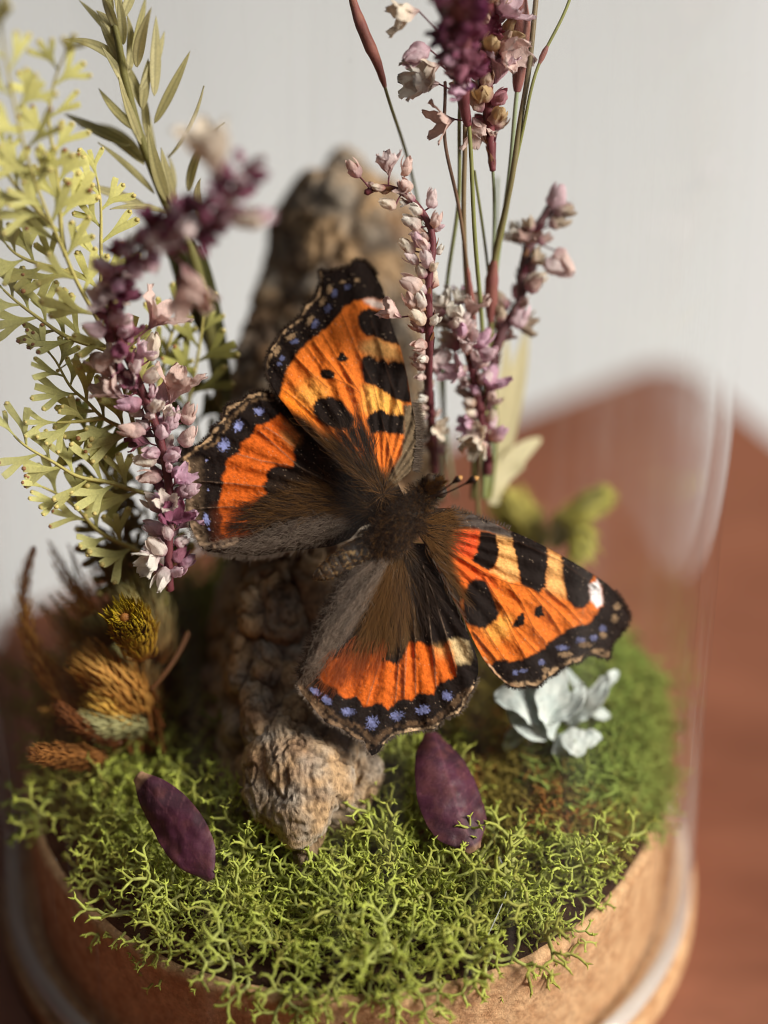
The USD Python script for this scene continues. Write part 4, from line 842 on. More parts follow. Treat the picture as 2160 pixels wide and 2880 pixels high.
fern('fern_frond', 'fern frond in sharp focus above the leftmost leaf tips', None, [(400, 1250, 3), (357, 1208, 2), (290, 1175, 1), (246, 1131, .5), (203, 1093, 0), (178, 1054, 0), (145, 1000, 0)], 7, 11, 4.2, c0=lin(232, 230, 166))
fern('fern_frond', 'short level fern frond with two forked leaflets at its end', None, [(290, 1175, 1), (231, 1184, .5), (160, 1188, 0)], 8, 4, 4.0, c0=lin(232, 230, 166))
fern('fern_frond', 'longest low fern frond pointing to the left edge', None, [(430, 1390, 5), (357, 1372, 3), (289, 1353, 2), (217, 1339, 1), (159, 1305, .5), (105, 1275, 0), (40, 1225, 0)], 9, 11, 4.4, c0=lin(232, 230, 166))
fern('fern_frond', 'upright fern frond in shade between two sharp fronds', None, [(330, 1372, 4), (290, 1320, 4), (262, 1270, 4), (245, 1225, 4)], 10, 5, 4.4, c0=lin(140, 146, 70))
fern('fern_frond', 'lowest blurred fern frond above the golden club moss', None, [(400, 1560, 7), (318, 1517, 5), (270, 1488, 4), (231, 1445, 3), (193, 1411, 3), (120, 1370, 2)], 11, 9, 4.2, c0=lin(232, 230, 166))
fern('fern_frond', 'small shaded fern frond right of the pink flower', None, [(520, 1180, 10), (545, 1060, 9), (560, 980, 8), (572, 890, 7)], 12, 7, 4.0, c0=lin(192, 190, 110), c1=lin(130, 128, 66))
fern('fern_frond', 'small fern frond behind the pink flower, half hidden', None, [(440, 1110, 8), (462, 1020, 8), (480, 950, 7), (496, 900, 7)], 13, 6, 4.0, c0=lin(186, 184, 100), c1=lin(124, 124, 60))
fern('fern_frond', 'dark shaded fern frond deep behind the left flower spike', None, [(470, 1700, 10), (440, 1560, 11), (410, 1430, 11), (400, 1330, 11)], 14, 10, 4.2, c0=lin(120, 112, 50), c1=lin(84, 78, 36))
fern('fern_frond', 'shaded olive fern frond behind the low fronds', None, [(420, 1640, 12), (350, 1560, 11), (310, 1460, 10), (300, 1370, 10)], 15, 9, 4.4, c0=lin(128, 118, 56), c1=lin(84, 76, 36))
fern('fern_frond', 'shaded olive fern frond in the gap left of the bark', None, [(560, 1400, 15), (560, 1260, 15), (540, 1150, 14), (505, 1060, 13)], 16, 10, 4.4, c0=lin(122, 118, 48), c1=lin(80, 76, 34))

# --- sprig of long pointed leaves
sp = thing('leafy_sprig', 'tall dry green sprig with long pointed leaves', 'sprig', P(620, 1150, 14))
stem = spline(Ps([(640, 1250, 15), (610, 1050, 13), (575, 860, 10), (535, 700, 8), (470, 575, 6), (424, 463, 5), (395, 386, 4), (371, 299, 3), (347, 202, 2), (333, 120, 1), (309, 24, 0), (295, -60, -1)]), 90)
v, f = tube(stem, np.linspace(.75, .3, 90), 8); part('stem', (v, f), 'stem', sp, col=np.broadcast_to(lin(112, 108, 60), (len(v), 3)))
zz3 = (0, 0, 2.07375); rg = np.random.default_rng(77)
leaves = [(700, 260, 460, 0), (700, 240, 560, 60), (740, 400, 580, 120), (740, 420, 375, 232), (780, 600, 590, 270), (790, 760, 575, 515), (760, 850, 370, 660), (840, 960, 455, 745), (900, 1130, 570, 830), (880, 1230, 460, 1075), (720, 260, 690, -30), (745, 430, 740, 80), (690, 200, 600, -40), (770, 300, 850, -20), (800, 390, 885, 40), (810, 540, 960, 180), (830, 640, 865, 340), (900, 720, 1110, 295), (980, 920, 1190, 500), (1100, 1120, 1310, 715), (830, 640, 650, 290), (830, 850, 690, 450), (900, 960, 870, 660), (980, 1180, 860, 720), (1000, 1150, 980, 900), (1190, 1300, 1170, 1040), (900, 560, 910, 90), (980, 1250, 640, 1220), (860, 900, 720, 600), (700, 150, 640, -120), (660, 60, 560, -140), (700, 120, 800, -160), (860, 800, 830, 520), (1020, 1200, 940, 860)]
for k, (a, b, c, d) in enumerate(leaves):
    p0, p1 = crop([(a, b), (c, d)], zz3); tb = float(np.interp(p0[1], [0, 300, 600], [0.5, 3, 6])); tt = tb + rg.normal(0, 3.0)
    A, B = P(*p0, tb), P(*p1, tt); ln = np.linalg.norm(B - A); mdl = .5 * (A + B) + rg.normal(0, .05, 3) * ln + np.array([0, 0, .05]) * ln
    nrm = unit(-V + .35 * X + rg.normal(0, .38, 3)); s = np.linspace(0, 1, 22); w = min(1.75, max(1.0, ln * .13)) * rg.uniform(.85, 1.15) * (np.sin(np.pi * np.clip(s, 0, 1) ** .75) ** .8 * .96 + .06 * (1 - s))
    v, f = ribbon(spline([A, mdl, B], 22), w, nrm, .16, .32, 7)
    sh = rg.uniform(0, 1); c0 = lin(224, 216, 168) * (1 - sh) + lin(188, 180, 122) * sh; edge = np.tile(np.tile(np.abs(np.linspace(-1, 1, 7)), 22), 2)[:, None]
    part('leaf', (v, f), 'leaf', sp, col=c0 * (1 - .3 * edge ** 4) * (1 - .35 * (np.abs(edge) < .1)))
for rows, w in (([(560, 690, 9), (590, 860, 11), (614, 1000, 12), (640, 1130, 13)], 2.1), ([(470, 620, 11), (520, 780, 12), (570, 900, 12), (610, 1010, 13)], 2.4), ([(520, 640, 10), (565, 780, 11), (600, 920, 12), (640, 1090, 13)], 2.2)):
    s = np.linspace(0, 1, 24); v, f = ribbon(spline(Ps(rows), 24), w * np.sin(np.pi * (.06 + .86 * s)) ** .7, unit(-V + .3 * X), .2, .3, 7)
    part('leaf', (v, f), 'leaf', sp, col=np.broadcast_to(lin(92, 92, 48), (len(v), 3)), label='broad dark green lower leaf')

# --- flower spikes: wine red stalk with papery pink and cream buds
def bud_mesh(rg, kind):
    """Along +z from the origin, about 1 long. Returns mesh and shade 0..1 from foot to tip."""
    if kind == 'bud':
        n, m = 13, 20; s = np.linspace(0, 1, n); th = np.arange(m) * 2 * np.pi / m
        pw = rg.uniform(.5, .75); r = .31 * np.sin(np.pi * np.clip(s, .02, .985) ** pw) ** .85 + .03
        lob = 1 + .15 * np.cos(5 * th + rg.uniform(0, 6))[None] * np.sin(np.pi * s)[:, None] + .1 * np.cos(2 * th + rg.uniform(0, 6))[None]
        tw_ = th[None] + .5 * s[:, None]; sq = rg.uniform(.75, 1)
        v = np.stack([r[:, None] * lob * np.cos(tw_), sq * r[:, None] * lob * np.sin(tw_), np.broadcast_to(s[:, None], (n, m))], -1).reshape(-1, 3)
        v[:, :2] += (.1 * rg.normal(0, 1, 2))[None] * (v[:, 2:] ** 2)
        v += .1 * (np.stack([meshkit.fbm(v * 4.2 + 9 * k, 3, int(rg.integers(1000))) for k in range(3)], 1) - .5) * 2
        i, j = np.meshgrid(np.arange(n - 1), np.arange(m), indexing='ij'); q = np.stack([i * m + j, i * m + (j + 1) % m, (i + 1) * m + (j + 1) % m, (i + 1) * m + j], -1).reshape(-1, 4)
        f = np.vstack([q[:, [0, 1, 2]], q[:, [0, 2, 3]]]); sh = np.repeat(s, m)
        for k in range(3):                                    # papery tips of the tepals
            a = rg.uniform(0, 6.28); rb = ribbon(spline([(.28 * math.cos(a), .28 * math.sin(a), .45), (.32 * math.cos(a), .32 * math.sin(a), .75), (.22 * math.cos(a), .22 * math.sin(a), 1.08)], 6), [.3, .38, .36, .3, .2, .06], (math.cos(a), math.sin(a), 0), .03, 0, 5, -.25)
            f = np.vstack([f, rb[1] + len(v)]); v = np.vstack([v, rb[0]]); sh = np.r_[sh, np.clip(rb[0][:, 2], 0, 1)]
        return v, f, sh
    parts = []
    for k in range(5):
        a = k * 1.2566 + rg.normal(0, .15); o = rg.uniform(.28, .62)
        c = spline([(0, 0, 0), (o * .35 * math.cos(a), o * .35 * math.sin(a), .4), (o * math.cos(a), o * math.sin(a), .75), (o * 1.35 * math.cos(a), o * 1.35 * math.sin(a), 1.0)], 9)
        w = np.array([.08, .22, .4, .52, .58, .56, .5, .4, .22]) * rg.uniform(.85, 1.1); nr = unit(np.array([-math.cos(a), -math.sin(a), .7])); w = w * (1 + .16 * rg.normal(0, 1, 9) * np.linspace(0, 1, 9))
        v, f = ribbon(c, w, nr, .02, 0, 9, rg.uniform(.1, .4)); q_ = np.clip(v[:, 2], 0, 1); v = v + ((meshkit.fbm(v * 5, 3, int(rg.integers(1000))) - .5) * .4 * q_)[:, None] * nr + rg.normal(0, .03, v.shape) * (q_ > .93)[:, None]; parts.append((v, f))
    v, f = join(parts); return v, f, np.clip(v[:, 2], 0, 1)

PINKS = [lin(236, 214, 222), lin(240, 226, 226), lin(226, 192, 212), lin(240, 230, 222)]
CREAMS = [lin(242, 232, 218), lin(238, 218, 212), lin(244, 240, 234), lin(232, 208, 200)]
def spike(name, label, rows, seed, nb, size, palette, foot, stemc=lin(98, 42, 56), r=(.55, .32), lo=.1, hi=1.0, open_p=.2, side=None, extra=(), group=None, cat='flower', ped=.5, dark=0.0):
    rg = np.random.default_rng(seed); c = spline(Ps(rows), 80); T = unit(np.gradient(c, axis=0)); th = thing(name, label, cat, c[0], group)
    rr = np.linspace(r[0], r[1], 80) * (1 + .25 * (meshkit.noise(np.c_[np.linspace(0, 24, 80), np.zeros(80), np.full(80, seed)], 3) - .5))
    v, f = tube(c, rr, 9); v += .12 * (meshkit.fbm(v / .7, 3, seed) - .5)[:, None] * unit(v - np.repeat(c, 9, 0)[:len(v)] if False else rg.normal(0, 1, v.shape))
    w = meshkit.fbm(v / .9, 3, seed + 1)[:, None]; part('stalk', (v, f), 'stem', th, col=stemc * (1.1 - .6 * w) + lin(150, 100, 66) * .08)
    jobs = []
    for k in range(nb):
        u = lo + (hi - lo) * (k + rg.uniform(.1, .9)) / nb; i = min(int(u * 79), 79); a, b = frame(T[i]); az = k * 2.4 + rg.normal(0, .5)
        o = a * math.cos(az) + b * math.sin(az)
        if side is not None and rg.random() < .65: o = unit(o + 1.3 * side)
        d = unit(o * rg.uniform(.7, 1.2) + T[i] * rg.uniform(.35, 1.0)); st = c[i] + o * rr[i] * .6
        jobs.append((st, d, size * rg.uniform(.62, 1.2), None, u))
    for (px, py, t, dx, dy, sz, kd) in extra:
        p = P(px, py, t); d = unit(dx * X - dy * U - .35 * V); i = int(np.argmin(np.linalg.norm(c - p, axis=1))); jobs.append((c[i], d, sz, (p, kd), 0.0))
    peds = []
    for st, d, sz, ex, i0_ in jobs:
        kd = ex[1] if ex else ('flower' if rg.random() < open_p else 'bud')
        p = ex[0] if ex else st + d * ped * sz * rg.uniform(.2, 1.0)
        peds.append(tube(spline([st, .5 * (st + p) + rg.normal(0, .06, 3), p + d * .1], 5), .085, 5))
        v, f, sh = bud_mesh(rg, kd); a, b = frame(d); v = p + sz * (v[:, :1] * a + v[:, 1:2] * b + v[:, 2:] * d)
        c1 = palette[rg.integers(len(palette))]; c0 = foot[rg.integers(len(foot))]
        if ex: c1 = (CREAMS + PINKS[:2])[rg.integers(6)]; c0 = .5 * (c0 + c1)
        x = np.clip((sh - .05) / rg.uniform(.3, .8), 0, 1)[:, None]; n1 = np.clip((meshkit.fbm(v / .45, 3, int(rg.integers(99))) - .5) * 2.2, -1, 1)[:, None]
        if rg.random() < dark * (2.2 * i0_ if dark else 1): c1 = c1 * lin(150, 90, 110) / lin(215, 190, 190)
        col = c0 * (1 - x) + c1 * x; col = np.clip(col * (1 + .12 * n1), 0, .92)
        part('floret' if kd == 'flower' else 'bud', (v, f), 'petal', th, col=col)
    br, bc = [], []
    for k in range(46):
        i = int(rg.uniform(0, 78)); a, b = frame(T[i]); az = rg.uniform(0, 6.28); o = a * math.cos(az) + b * math.sin(az); L = rg.uniform(.7, 1.5) * (.5 + rr[i])
        br.append(ribbon(spline([c[i] + o * rr[i] * .85, c[i] + o * rr[i] * 1.15 + T[i] * L * .5, c[i] + o * rr[i] * rg.uniform(1.2, 1.8) + T[i] * L], 5), L * .55 * np.array([.8, 1, .8, .5, .08]), o, .05, 0, 3, -.3))
        bc.append(np.broadcast_to([lin(150, 104, 74), lin(120, 62, 66), lin(176, 134, 100), lin(92, 40, 52)][rg.integers(4)], (len(br[-1][0]), 3)))
    v, f = join(br); part('bracts', (v, f), 'petal', th, col=np.vstack(bc), kind='stuff')
    v, f = join(peds); part('pedicels', (v, f), 'stem', th, col=np.broadcast_to(stemc, (len(v), 3)))
    return th

WINE = [lin(176, 120, 142), lin(196, 144, 160), lin(190, 146, 164)]
PEACH = [lin(206, 160, 130), lin(190, 140, 130), lin(180, 120, 140)]
spike('flower_spike', 'nodding pink flower spike arching in front of the fern, left of the butterfly', [(478, 1660, 2), (476, 1520, 1), (478, 1400, .5), (462, 1290, 0), (435, 1190, -1), (395, 1090, -2), (348, 980, -4), (312, 890, -7), (325, 790, -10), (395, 705, -14), (475, 652, -17), (560, 618, -20), (622, 588, -22), (652, 545, -23), (690, 478, -24), (742, 448, -25)], 21, 140, 2.1,
      PINKS, WINE, r=(.42, .36), lo=.02, hi=.97, open_p=.2, dark=.34, extra=[(418, 925, -2, .5, -.6, 3.4, 'flower'), (478, 1135, -.6, .35, -1, 3.6, 'flower'), (424, 1012, -1.2, .1, -1, 2.6, 'bud'), (478, 1210, -.3, .2, -1, 2.4, 'bud'), (520, 1190, .2, .4, -1, 2.2, 'bud'), (512, 1255, 0, .5, -1, 2.4, 'bud'), (515, 745, -14, .4, 1.2, 4.6, 'flower'), (330, 1070, -3, -.7, -1, 3.4, 'flower'), (350, 1120, -2.5, -.9, -.6, 3.0, 'flower'), (650, 610, -22, 1, .1, 3.2, 'bud'), (690, 618, -22, 1, -.2, 2.8, 'bud'), (610, 500, -24, -.2, -1, 5.0, 'flower'), (405, 1215, -1.6, -.9, -.2, 2.6, 'bud'), (440, 1290, -.6, -.9, 0, 2.2, 'bud'), (450, 1340, -.2, -.9, 0, 2.2, 'bud'), (455, 1560, .5, -.6, .4, 2.6, 'flower'), (470, 1600, .6, -.4, .7, 2.4, 'bud')])
z7 = lambda x, y: (640 + x / 2.592, 380 + y / 2.592)
ex = [(960, 305, -1, -.6, -1, 2.2), (1180, 300, -1, -.2, -1, 2.6), (1290, 300, -1, .2, -1, 2.2), (1330, 410, -1.4, -.4, -.5, 1.8), (1230, 520, -1.4, -1, -.3, 1.9), (1480, 530, -.6, .2, -1, 2.2), (1400, 670, -1, -1, -.6, 2.2), (1410, 820, -1, -.4, -1, 1.9), (1360, 850, -.8, -1, -.8, 2.0), (1470, 970, -1.2, -.3, -1, 2.2), (1390, 930, -.8, -1, -.6, 1.9), (1420, 1130, -1, -1, -.55, 2.8), (1360, 1260, -1, -.6, -1, 2.0), (1430, 1260, -1.2, -.4, -1, 1.9), (1440, 1370, -1, -.9, -.7, 2.1), (1270, 1330, -1, -1, -.5, 2.4), (1500, 690, -.2, .8, -.5, 1.4), (1530, 870, -.2, .5, -1, 1.2)]
ex = [(*z7(a, b), t, dx, dy, s * .88, 'flower' if k in (1, 15) else 'bud') for k, (a, b, t, dx, dy, s) in enumerate(ex)]
spike('flower_spike', 'sharp cream and pink flower spike curving over beside the upper wing', [(1222, 1330, 12), (1215, 1200, 9), (1205, 1080, 5), (1208, 960, 1), (1206, 880, -.4), (1206, 800, -.8), (1213, 730, -.8), (1218, 690, -.8), (1204, 625, -.8), (1182, 590, -.8), (1153, 557, -.9), (1118, 535, -1), (1083, 527, -1), (1030, 542, -1.2)], 31, 40, 1.45, CREAMS, PEACH, r=(.5, .3), lo=.05, hi=.98, open_p=.1, side=-X, extra=ex, ped=.3)
spike('flower_spike', 'short blurred pink flower spike right of the sharp one, low among the grass', [(1370, 1330, 11), (1362, 1220, 9), (1345, 1120, 8), (1320, 1010, 7), (1290, 930, 6.5), (1265, 860, 6)], 41, 40, 2.1, CREAMS + PINKS, PEACH, r=(.55, .35), lo=.15, open_p=.3, extra=[(1320, 900, 6.5, .2, -1, 2.8, 'flower'), (1235, 1060, 7, -.4, -1, 2.8, 'flower'), (1330, 1040, 7, .3, -.6, 2.6, 'flower'), (1270, 1000, 7, -1, .1, 2.6, 'bud'), (1350, 1200, 8, -.4, 1, 2.8, 'flower'), (1270, 880, 6, -.6, -.8, 2.4, 'flower')])
spike('flower_spike', 'blurred grey pink flower spike standing apart on the right', [(1370, 1150, 10), (1390, 1000, 9), (1420, 920, 9), (1462, 850, 9), (1470, 760, 9), (1495, 680, 9), (1530, 610, 9), (1560, 570, 9)], 51, 20, 1.9, [lin(196, 168, 160), lin(206, 190, 170)], WINE, stemc=lin(84, 52, 62), r=(.6, .45), lo=.3, open_p=.2, side=X, extra=[(1557, 592, 9, .25, -1, 2.8, 'bud'), (1565, 705, 9, .5, 1, 2.8, 'bud'), (1530, 740, 9, 1, .3, 3.0, 'bud'), (1480, 800, 9, .7, -.4, 2.4, 'bud'), (1470, 690, 9.5, -.6, -.6, 2.4, 'flower'), (1450, 920, 9, .4, -1, 2.6, 'bud')])
spike('flower_spike', 'wine red flower spike hanging at the top with lilac and cream florets', [(1316, 352, -1), (1306, 300, -2), (1298, 230, -4), (1292, 140, -8), (1290, 40, -13), (1288, -60, -18)], 61, 66, 2.0, PINKS + [lin(190, 140, 184)], WINE, stemc=lin(104, 48, 60), r=(.4, 1.9), lo=.2, open_p=.06, side=None, dark=.75, ped=.2, extra=[(1235, 235, -.5, -1, .1, 3.6, 'flower'), (1200, 130, -2, -.8, .7, 2.8, 'bud'), (1180, 30, -4, -1, .2, 3.0, 'flower'), (1240, 180, -1, -.8, .4, 2.6, 'flower'), (1280, 335, -.5, -.9, .2, 2.6, 'flower')])
spike('flower_spike', 'tapered wine red flower spike right of the hanging one, with a tan floret', [(1386, 480, 2), (1382, 420, 2), (1375, 320, 1.5), (1364, 220, 1), (1362, 120, 0), (1366, 0, -2), (1368, -60, -3)], 71, 34, 2.5, [lin(214, 190, 150), lin(220, 196, 176), lin(200, 150, 160)], WINE, stemc=lin(112, 50, 62), r=(.35, 1.2), lo=.2, open_p=.1, dark=.4, ped=.2, extra=[(1392, 235, .6, .3, -1, 3.2, 'flower'), (1386, 120, 0, .5, .3, 3.6, 'flower'), (1378, 60, -.5, .6, -.5, 3.6, 'flower'), (1330, 330, 1.5, .4, 1, 2.8, 'flower')])

# --- grass stems
def stem_thing(label, rows, r, c0, c1, seed, sheath=None, name='grass_stem'):
    c = spline(Ps(rows), 70); th = thing(name, label, 'grass stem', c[-1], None)
    v, f = tube(c, np.linspace(r * .8, r, 70), 7); part('stalk', (v, f), 'grass', th, col=grade(v, c0, c1, c[0], c[-1]) * (.8 + .4 * meshkit.fbm(v / .5, 2, seed))[:, None])
    if sheath:
        i0, i1, w = sheath; q = c[i0:i1]; s = np.linspace(0, 1, len(q)); v, f = tube(q, w * (np.sin(np.pi * (.08 + .84 * s)) ** .7) * (1 + .06 * np.sin(s * 22)), 8)
        v += .12 * (meshkit.fbm(v / .6, 3, seed) - .5)[:, None]; x = meshkit.fbm(v / np.array([.5, .5, 3.]), 3, seed)[:, None]
        part('sheath', (v, f), 'stem', th, col=lin(116, 58, 68) * (1 - x) + lin(150, 104, 82) * x, label='wine red papery sheath')
G1, G2, G3 = lin(128, 130, 72), lin(146, 158, 124), lin(116, 108, 66)
stem_thing('thin green grass stem bending left, dark wine spikelet at its top', [(985, -40, 0), (1008, 50, 0), (1032, 110, 0), (1062, 180, 1), (1090, 270, 2), (1120, 360, 4), (1150, 460, 7), (1180, 600, 10), (1230, 1000, 16), (1280, 1400, 20)], .2, G3, G2, 1, (0, 14, .62))
stem_thing('brown green stem that starts beside the tan floret and bends right', [(1252, 230, 1), (1250, 330, 1), (1252, 400, 1), (1270, 490, 1.5), (1290, 580, 2.5), (1310, 720, 4), (1325, 850, 6), (1340, 1200, 10), (1345, 1450, 12)], .22, lin(120, 84, 70), G3, 2, (28, 44, .36))
stem_thing('upright olive stem under the hanging spike, leftmost of the close bunch', [(1294, 290, 2), (1292, 420, 3), (1290, 560, 4), (1262, 760, 7), (1248, 950, 10), (1240, 1400, 14)], .24, G1, G2, 3)
stem_thing('upright brownish stem in the middle of the close bunch', [(1308, 350, 1), (1306, 480, 2), (1304, 600, 3), (1308, 720, 5), (1318, 900, 7), (1330, 1400, 13)], .3, lin(132, 112, 84), G3, 4)
stem_thing('bright green stem in sharp focus running down from the hanging spike', [(1318, 345, -.4), (1326, 460, 0), (1330, 560, .5), (1338, 700, 2), (1352, 860, 5), (1362, 1050, 8), (1360, 1400, 13)], .26, G1, lin(140, 150, 100), 5)
stem_thing('pale blurred stem hanging from the tapered wine red spike', [(1386, 478, 2), (1390, 580, 4), (1386, 760, 8), (1380, 1000, 11), (1370, 1400, 15)], .2, G2, G2, 6)
stem_thing('thin stem crossing behind the close bunch', [(1334, 480, 3), (1352, 600, 4), (1368, 720, 6), (1376, 800, 7), (1372, 1000, 9), (1364, 1400, 14)], .18, G1, G2, 7)
stem_thing('long thin stem leaning out to the top right corner', [(1612, -40, 0), (1590, 30, 0), (1550, 110, 0), (1516, 180, 0), (1492, 260, 0), (1476, 340, .5), (1450, 460, 1.5), (1420, 620, 4), (1392, 760, 6), (1384, 950, 9), (1378, 1400, 14)], .2, G1, G1, 8, (8, 12, .3))
stem_thing('thick olive stem, the stoutest of the grass on the right', [(1512, -40, 1), (1498, 100, .5), (1484, 220, .5), (1462, 350, .8), (1440, 500, 1.6), (1412, 630, 3.5), (1386, 760, 6), (1380, 900, 8), (1374, 1100, 11), (1368, 1400, 14)], .34, lin(122, 104, 78), G1, 9, (36, 46, .7))
stem_thing('green stem with a wine red spikelet at the top, left of the stoutest stem', [(1462, -50, 2), (1466, 60, 2), (1464, 160, 2), (1456, 240, 2), (1448, 320, 2), (1436, 460, 3), (1418, 600, 5), (1392, 800, 8), (1384, 1000, 11), (1374, 1400, 15)], .26, G2, G2, 10, (0, 15, .95))
stem_thing('faint pale stem far behind the right hand grass', [(1400, 500, 12), (1394, 700, 13), (1388, 900, 14), (1384, 1400, 18)], .18, G2, G2, 11)

# --- cream straw blades behind the grass
for k, (rows, w, lab) in enumerate((([(1390, 1420, 18), (1410, 1260, 19), (1450, 1080, 20), (1480, 930, 21)], 2.4, 'tall blurred cream grass blade behind the right stems'), ([(1395, 1400, 17), (1430, 1310, 18), (1480, 1260, 19), (1520, 1235, 20)], 2.2, 'short blurred cream blade pointing right above the right wing'), ([(1385, 1420, 16), (1400, 1350, 17), (1450, 1320, 18), (1475, 1310, 18)], 1.8, 'lowest blurred cream blade just above the right wing'), ([(1385, 1350, 17), (1400, 1200, 18), (1420, 1050, 19), (1424, 950, 20)], 1.6, 'slender blurred cream blade beside the pink spike'))):
    s = np.linspace(0, 1, 20); v, f = ribbon(spline(Ps(rows), 20), w * np.sin(np.pi * (.08 + .88 * s)) ** .8, unit(-V + .2 * X), .2, .2, 7); solo('straw_blade', (v, f), 'leaf', lab, 'grass blade', col=np.broadcast_to(lin(222, 214, 178), (len(v), 3)))

# --- club moss shoots: little overlapping scale leaves round a stem
def shoot(name, label, rows, seed, r, ca, cb, n=150, cat='club moss', leafw=.13):
    n = int(n * 2.6)
    rg = np.random.default_rng(seed); c = spline(Ps(rows), 50); T = unit(np.gradient(c, axis=0)); th = thing(name, label, cat, c[0])
    v, f = tube(c, np.linspace(r * .42, r * .3, 50), 6); part('stem', (v, f), 'stem', th, col=np.broadcast_to(ca * .7, (len(v), 3)))
    ps, cs = [], []
    for k in range(n):
        u = k / n; i = min(int(u * 49), 49); a, b = frame(T[i]); az = k * 2.39996; o = a * math.cos(az) + b * math.sin(az); rr = r * (1 - .8 * u ** 4)
        L = rr * rg.uniform(1.3, 2.6); p0 = c[i] + o * r * .25; p1 = p0 + T[i] * L * .5 + o * rr * rg.uniform(.6, 1.0); p2 = p1 + T[i] * L * .6 + o * rr * rg.uniform(-.1, .55) + rg.normal(0, .08, 3) * rr
        rb = ribbon(spline([p0, p1, p2], 5), rr * leafw * np.array([.8, 1.3, 1.2, .8, .12]) * 2, o, .06, 0, 3, -.2); ps.append(rb)
        x = np.clip((rb[0] - p0) @ T[i] / (1.2 * L), 0, 1)[:, None] * .7 + .5 * u; x = np.clip(x, 0, 1); cs.append((ca * (1 - x) + cb * x) * rg.uniform(.8, 1.2))
    v, f = join(ps); part('scale_leaves', (v, f), 'leaf', th, col=np.clip(np.vstack(cs), 0, .9), kind='stuff')
RUST, GOLD, PALE, YG = lin(186, 122, 60), lin(226, 184, 98), lin(206, 204, 150), lin(186, 178, 60)
shoot('golden_club_moss', 'rusty golden club moss shoot with a pale tip, left of the bark', [(405, 2010, 11.5), (352, 1950, 9.5), (298, 1900, 8.5), (240, 1850, 8)], 1, 1.75, RUST, GOLD, 190)
shoot('golden_club_moss', 'short bright yellow club moss shoot under the rusty golden one', [(385, 2025, 10.5), (330, 2010, 9), (285, 1975, 8.5), (266, 1955, 8.5)], 2, 1.15, GOLD, lin(224, 190, 90), 110)
shoot('golden_club_moss', 'pale green club moss shoot lying level, lowest of the golden bunch', [(410, 2042, 10.5), (340, 2040, 8.5), (280, 2036, 7.9), (225, 2022, 7.9)], 3, .95, lin(150, 144, 100), PALE, 130)
shoot('golden_club_moss', 'round yellow green club moss head facing the camera', [(400, 1850, 8), (385, 1800, 6), (365, 1758, 3), (350, 1735, .5)], 4, 1.6, RUST, lin(190, 170, 40), 200)
shoot('golden_club_moss', 'upright club moss shoot with a pale tip right of the yellow head', [(455, 1860, 13), (445, 1780, 12), (436, 1710, 11), (432, 1640, 10.5)], 5, 1.35, RUST, PALE, 150)
shoot('golden_club_moss', 'pointed pale club moss tip above the yellow head', [(400, 1770, 9), (370, 1720, 8), (345, 1680, 7.5), (328, 1660, 7.5)], 6, .95, GOLD, PALE, 90)
shoot('golden_club_moss', 'small pale club moss tip right of the rusty golden shoot', [(375, 1920, 13), (350, 1880, 12), (325, 1840, 11.5), (308, 1822, 11.5)], 7, .85, lin(150, 140, 80), PALE, 80)
shoot('golden_club_moss', 'faded olive club moss tip left of the yellow head', [(310, 1810, 10), (285, 1780, 9), (258, 1752, 9)], 8, .9, lin(110, 100, 50), lin(150, 146, 90), 70)
shoot('golden_club_moss', 'leftmost orange club moss shoot with a bright tip, blurred', [(280, 2090, 12), (190, 1980, 11), (105, 1850, 10), (66, 1710, 10), (72, 1620, 10), (96, 1540, 10)], 10, .9, lin(140, 74, 32), lin(206, 160, 80), 110)
shoot('golden_club_moss', 'lowest orange club moss shoot reaching the left wall', [(300, 2135, 10), (230, 2130, 8), (160, 2125, 6), (85, 2118, 4)], 11, .95, lin(120, 74, 36), lin(180, 124, 64), 120)
shoot('golden_club_moss', 'dark rusty club moss shoot low on the left', [(340, 2090, 9), (270, 2060, 8), (200, 2020, 7), (160, 1980, 7)], 13, .8, lin(96, 56, 30), lin(140, 84, 40), 100)
shoot('golden_club_moss', 'dim olive club moss shoot under the low fern fronds', [(420, 1760, 13), (370, 1640, 12), (330, 1580, 12), (300, 1540, 12)], 14, 1.7, lin(96, 80, 30), lin(140, 126, 60), 150)
solo('bent_twig', tube(spline(Ps([(425, 1940, 9), (470, 1885, 9), (505, 1830, 9.5), (528, 1780, 10)]), 24), np.linspace(.22, .28, 24), 7), 'stem', 'short curved rusty twig between the club moss and the bark', 'twig', col=np.broadcast_to(lin(112, 74, 46), (24 * 7 + 2, 3)))
shoot('yellow_club_moss', 'brightest blurred yellow green shoot pointing right above the right wing', [(1560, 1540, 24), (1600, 1480, 24), (1660, 1425, 24), (1712, 1382, 24)], 21, 1.25, lin(206, 196, 96), lin(226, 224, 130), 100)
shoot('yellow_club_moss', 'blurred yellow green shoot hanging beside the brightest one', [(1560, 1480, 24), (1600, 1480, 23), (1625, 1520, 22), (1622, 1560, 22)], 22, 1.3, lin(206, 196, 96), lin(226, 224, 130), 90)
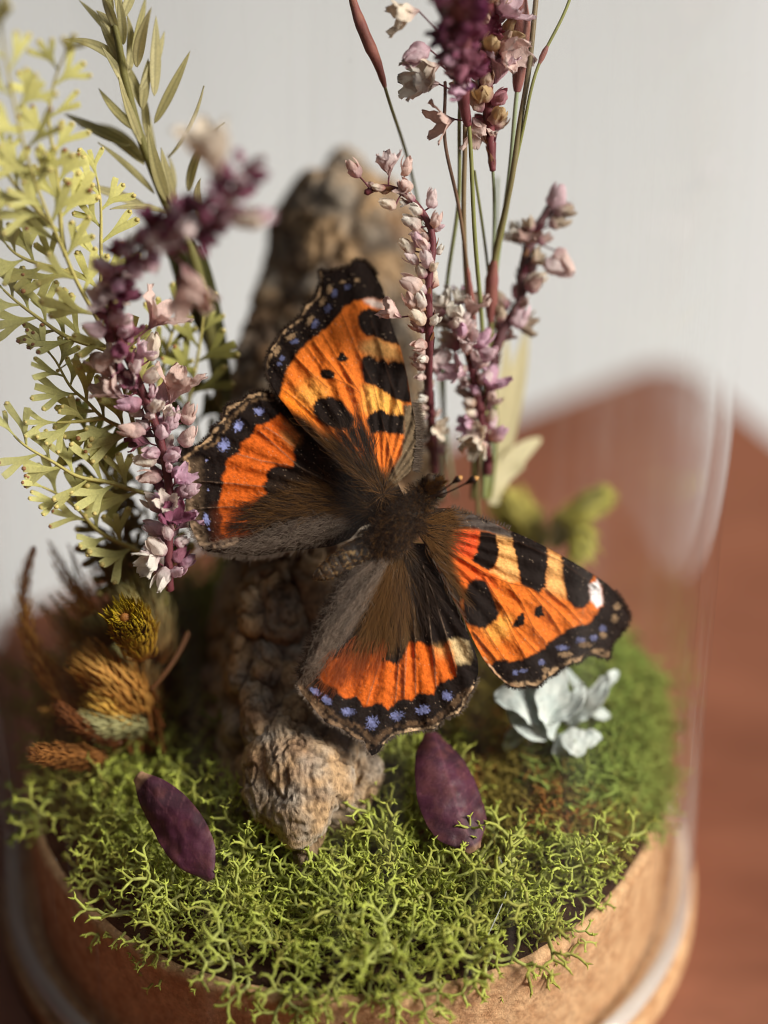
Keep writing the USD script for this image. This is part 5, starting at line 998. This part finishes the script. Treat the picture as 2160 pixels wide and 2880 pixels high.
shoot('yellow_club_moss', 'dull yellow shoot just above the right wing, far out of focus', [(1510, 1560, 26), (1480, 1490, 27), (1450, 1450, 27), (1420, 1420, 27)], 23, 1.7, lin(190, 176, 88), lin(212, 204, 118), 110)

def plume_mass(name, label, n, seed):
    rg = np.random.default_rng(seed); ps, cs = [], []
    for k in range(n):
        bx, by, bt = rg.uniform(300, 470), rg.uniform(1960, 2120), rg.uniform(10, 15)
        tx, ty = rg.uniform(95, 430), rg.uniform(1500, 2050); ttp = rg.uniform(10, 17)
        c = spline(Ps([(bx, by, bt), (.5 * bx + .5 * tx + rg.normal(0, 20), .45 * by + .55 * ty, .5 * bt + .5 * ttp + 1), (tx, ty, ttp)]), 30); T = unit(np.gradient(c, axis=0)); r = rg.uniform(.6, 1.3)
        ca, cb = [(RUST * .8, GOLD), (RUST * .8, GOLD * .9), (lin(120, 96, 40), lin(186, 166, 80)), (RUST, PALE), (lin(150, 84, 34), lin(206, 140, 60))][rg.integers(5)]
        ps.append(tube(c, np.linspace(.2, .08, 30), 5)); cs.append(np.broadcast_to(ca * .7, (len(ps[-1][0]), 3)))
        for q in range(110):
            u = .25 + .75 * q / 110; i = min(int(u * 29), 29); a, b = frame(T[i]); az = q * 2.39996; o = a * math.cos(az) + b * math.sin(az); L = r * rg.uniform(.8, 1.7) * (1 - .7 * max(0, u - .7) / .3)
            p0 = c[i]; p1 = p0 + T[i] * L * .5 + o * L * rg.uniform(.35, .7); p2 = p1 + T[i] * L * .6 + o * L * rg.uniform(0, .3)
            rb = ribbon(np.array([p0, .4 * p0 + .6 * p1, p1, p2]), L * .2 * np.array([.8, 1.1, .9, .1]), o, .04, 0, 3, -.2); ps.append(rb); x = min(1, .2 + .8 * u); cs.append(np.broadcast_to((ca * (1 - x) + cb * x) * rg.uniform(.75, 1.2), (len(rb[0]), 3)))
    v, f = join(ps); solo(name, (v, f), 'leaf', label, 'dried foliage', col=np.clip(np.vstack(cs), 0, .9), kind='stuff')
plume_mass('rust_foliage', 'soft mass of mustard and rust feathery dried foliage low on the left', 64, 5)
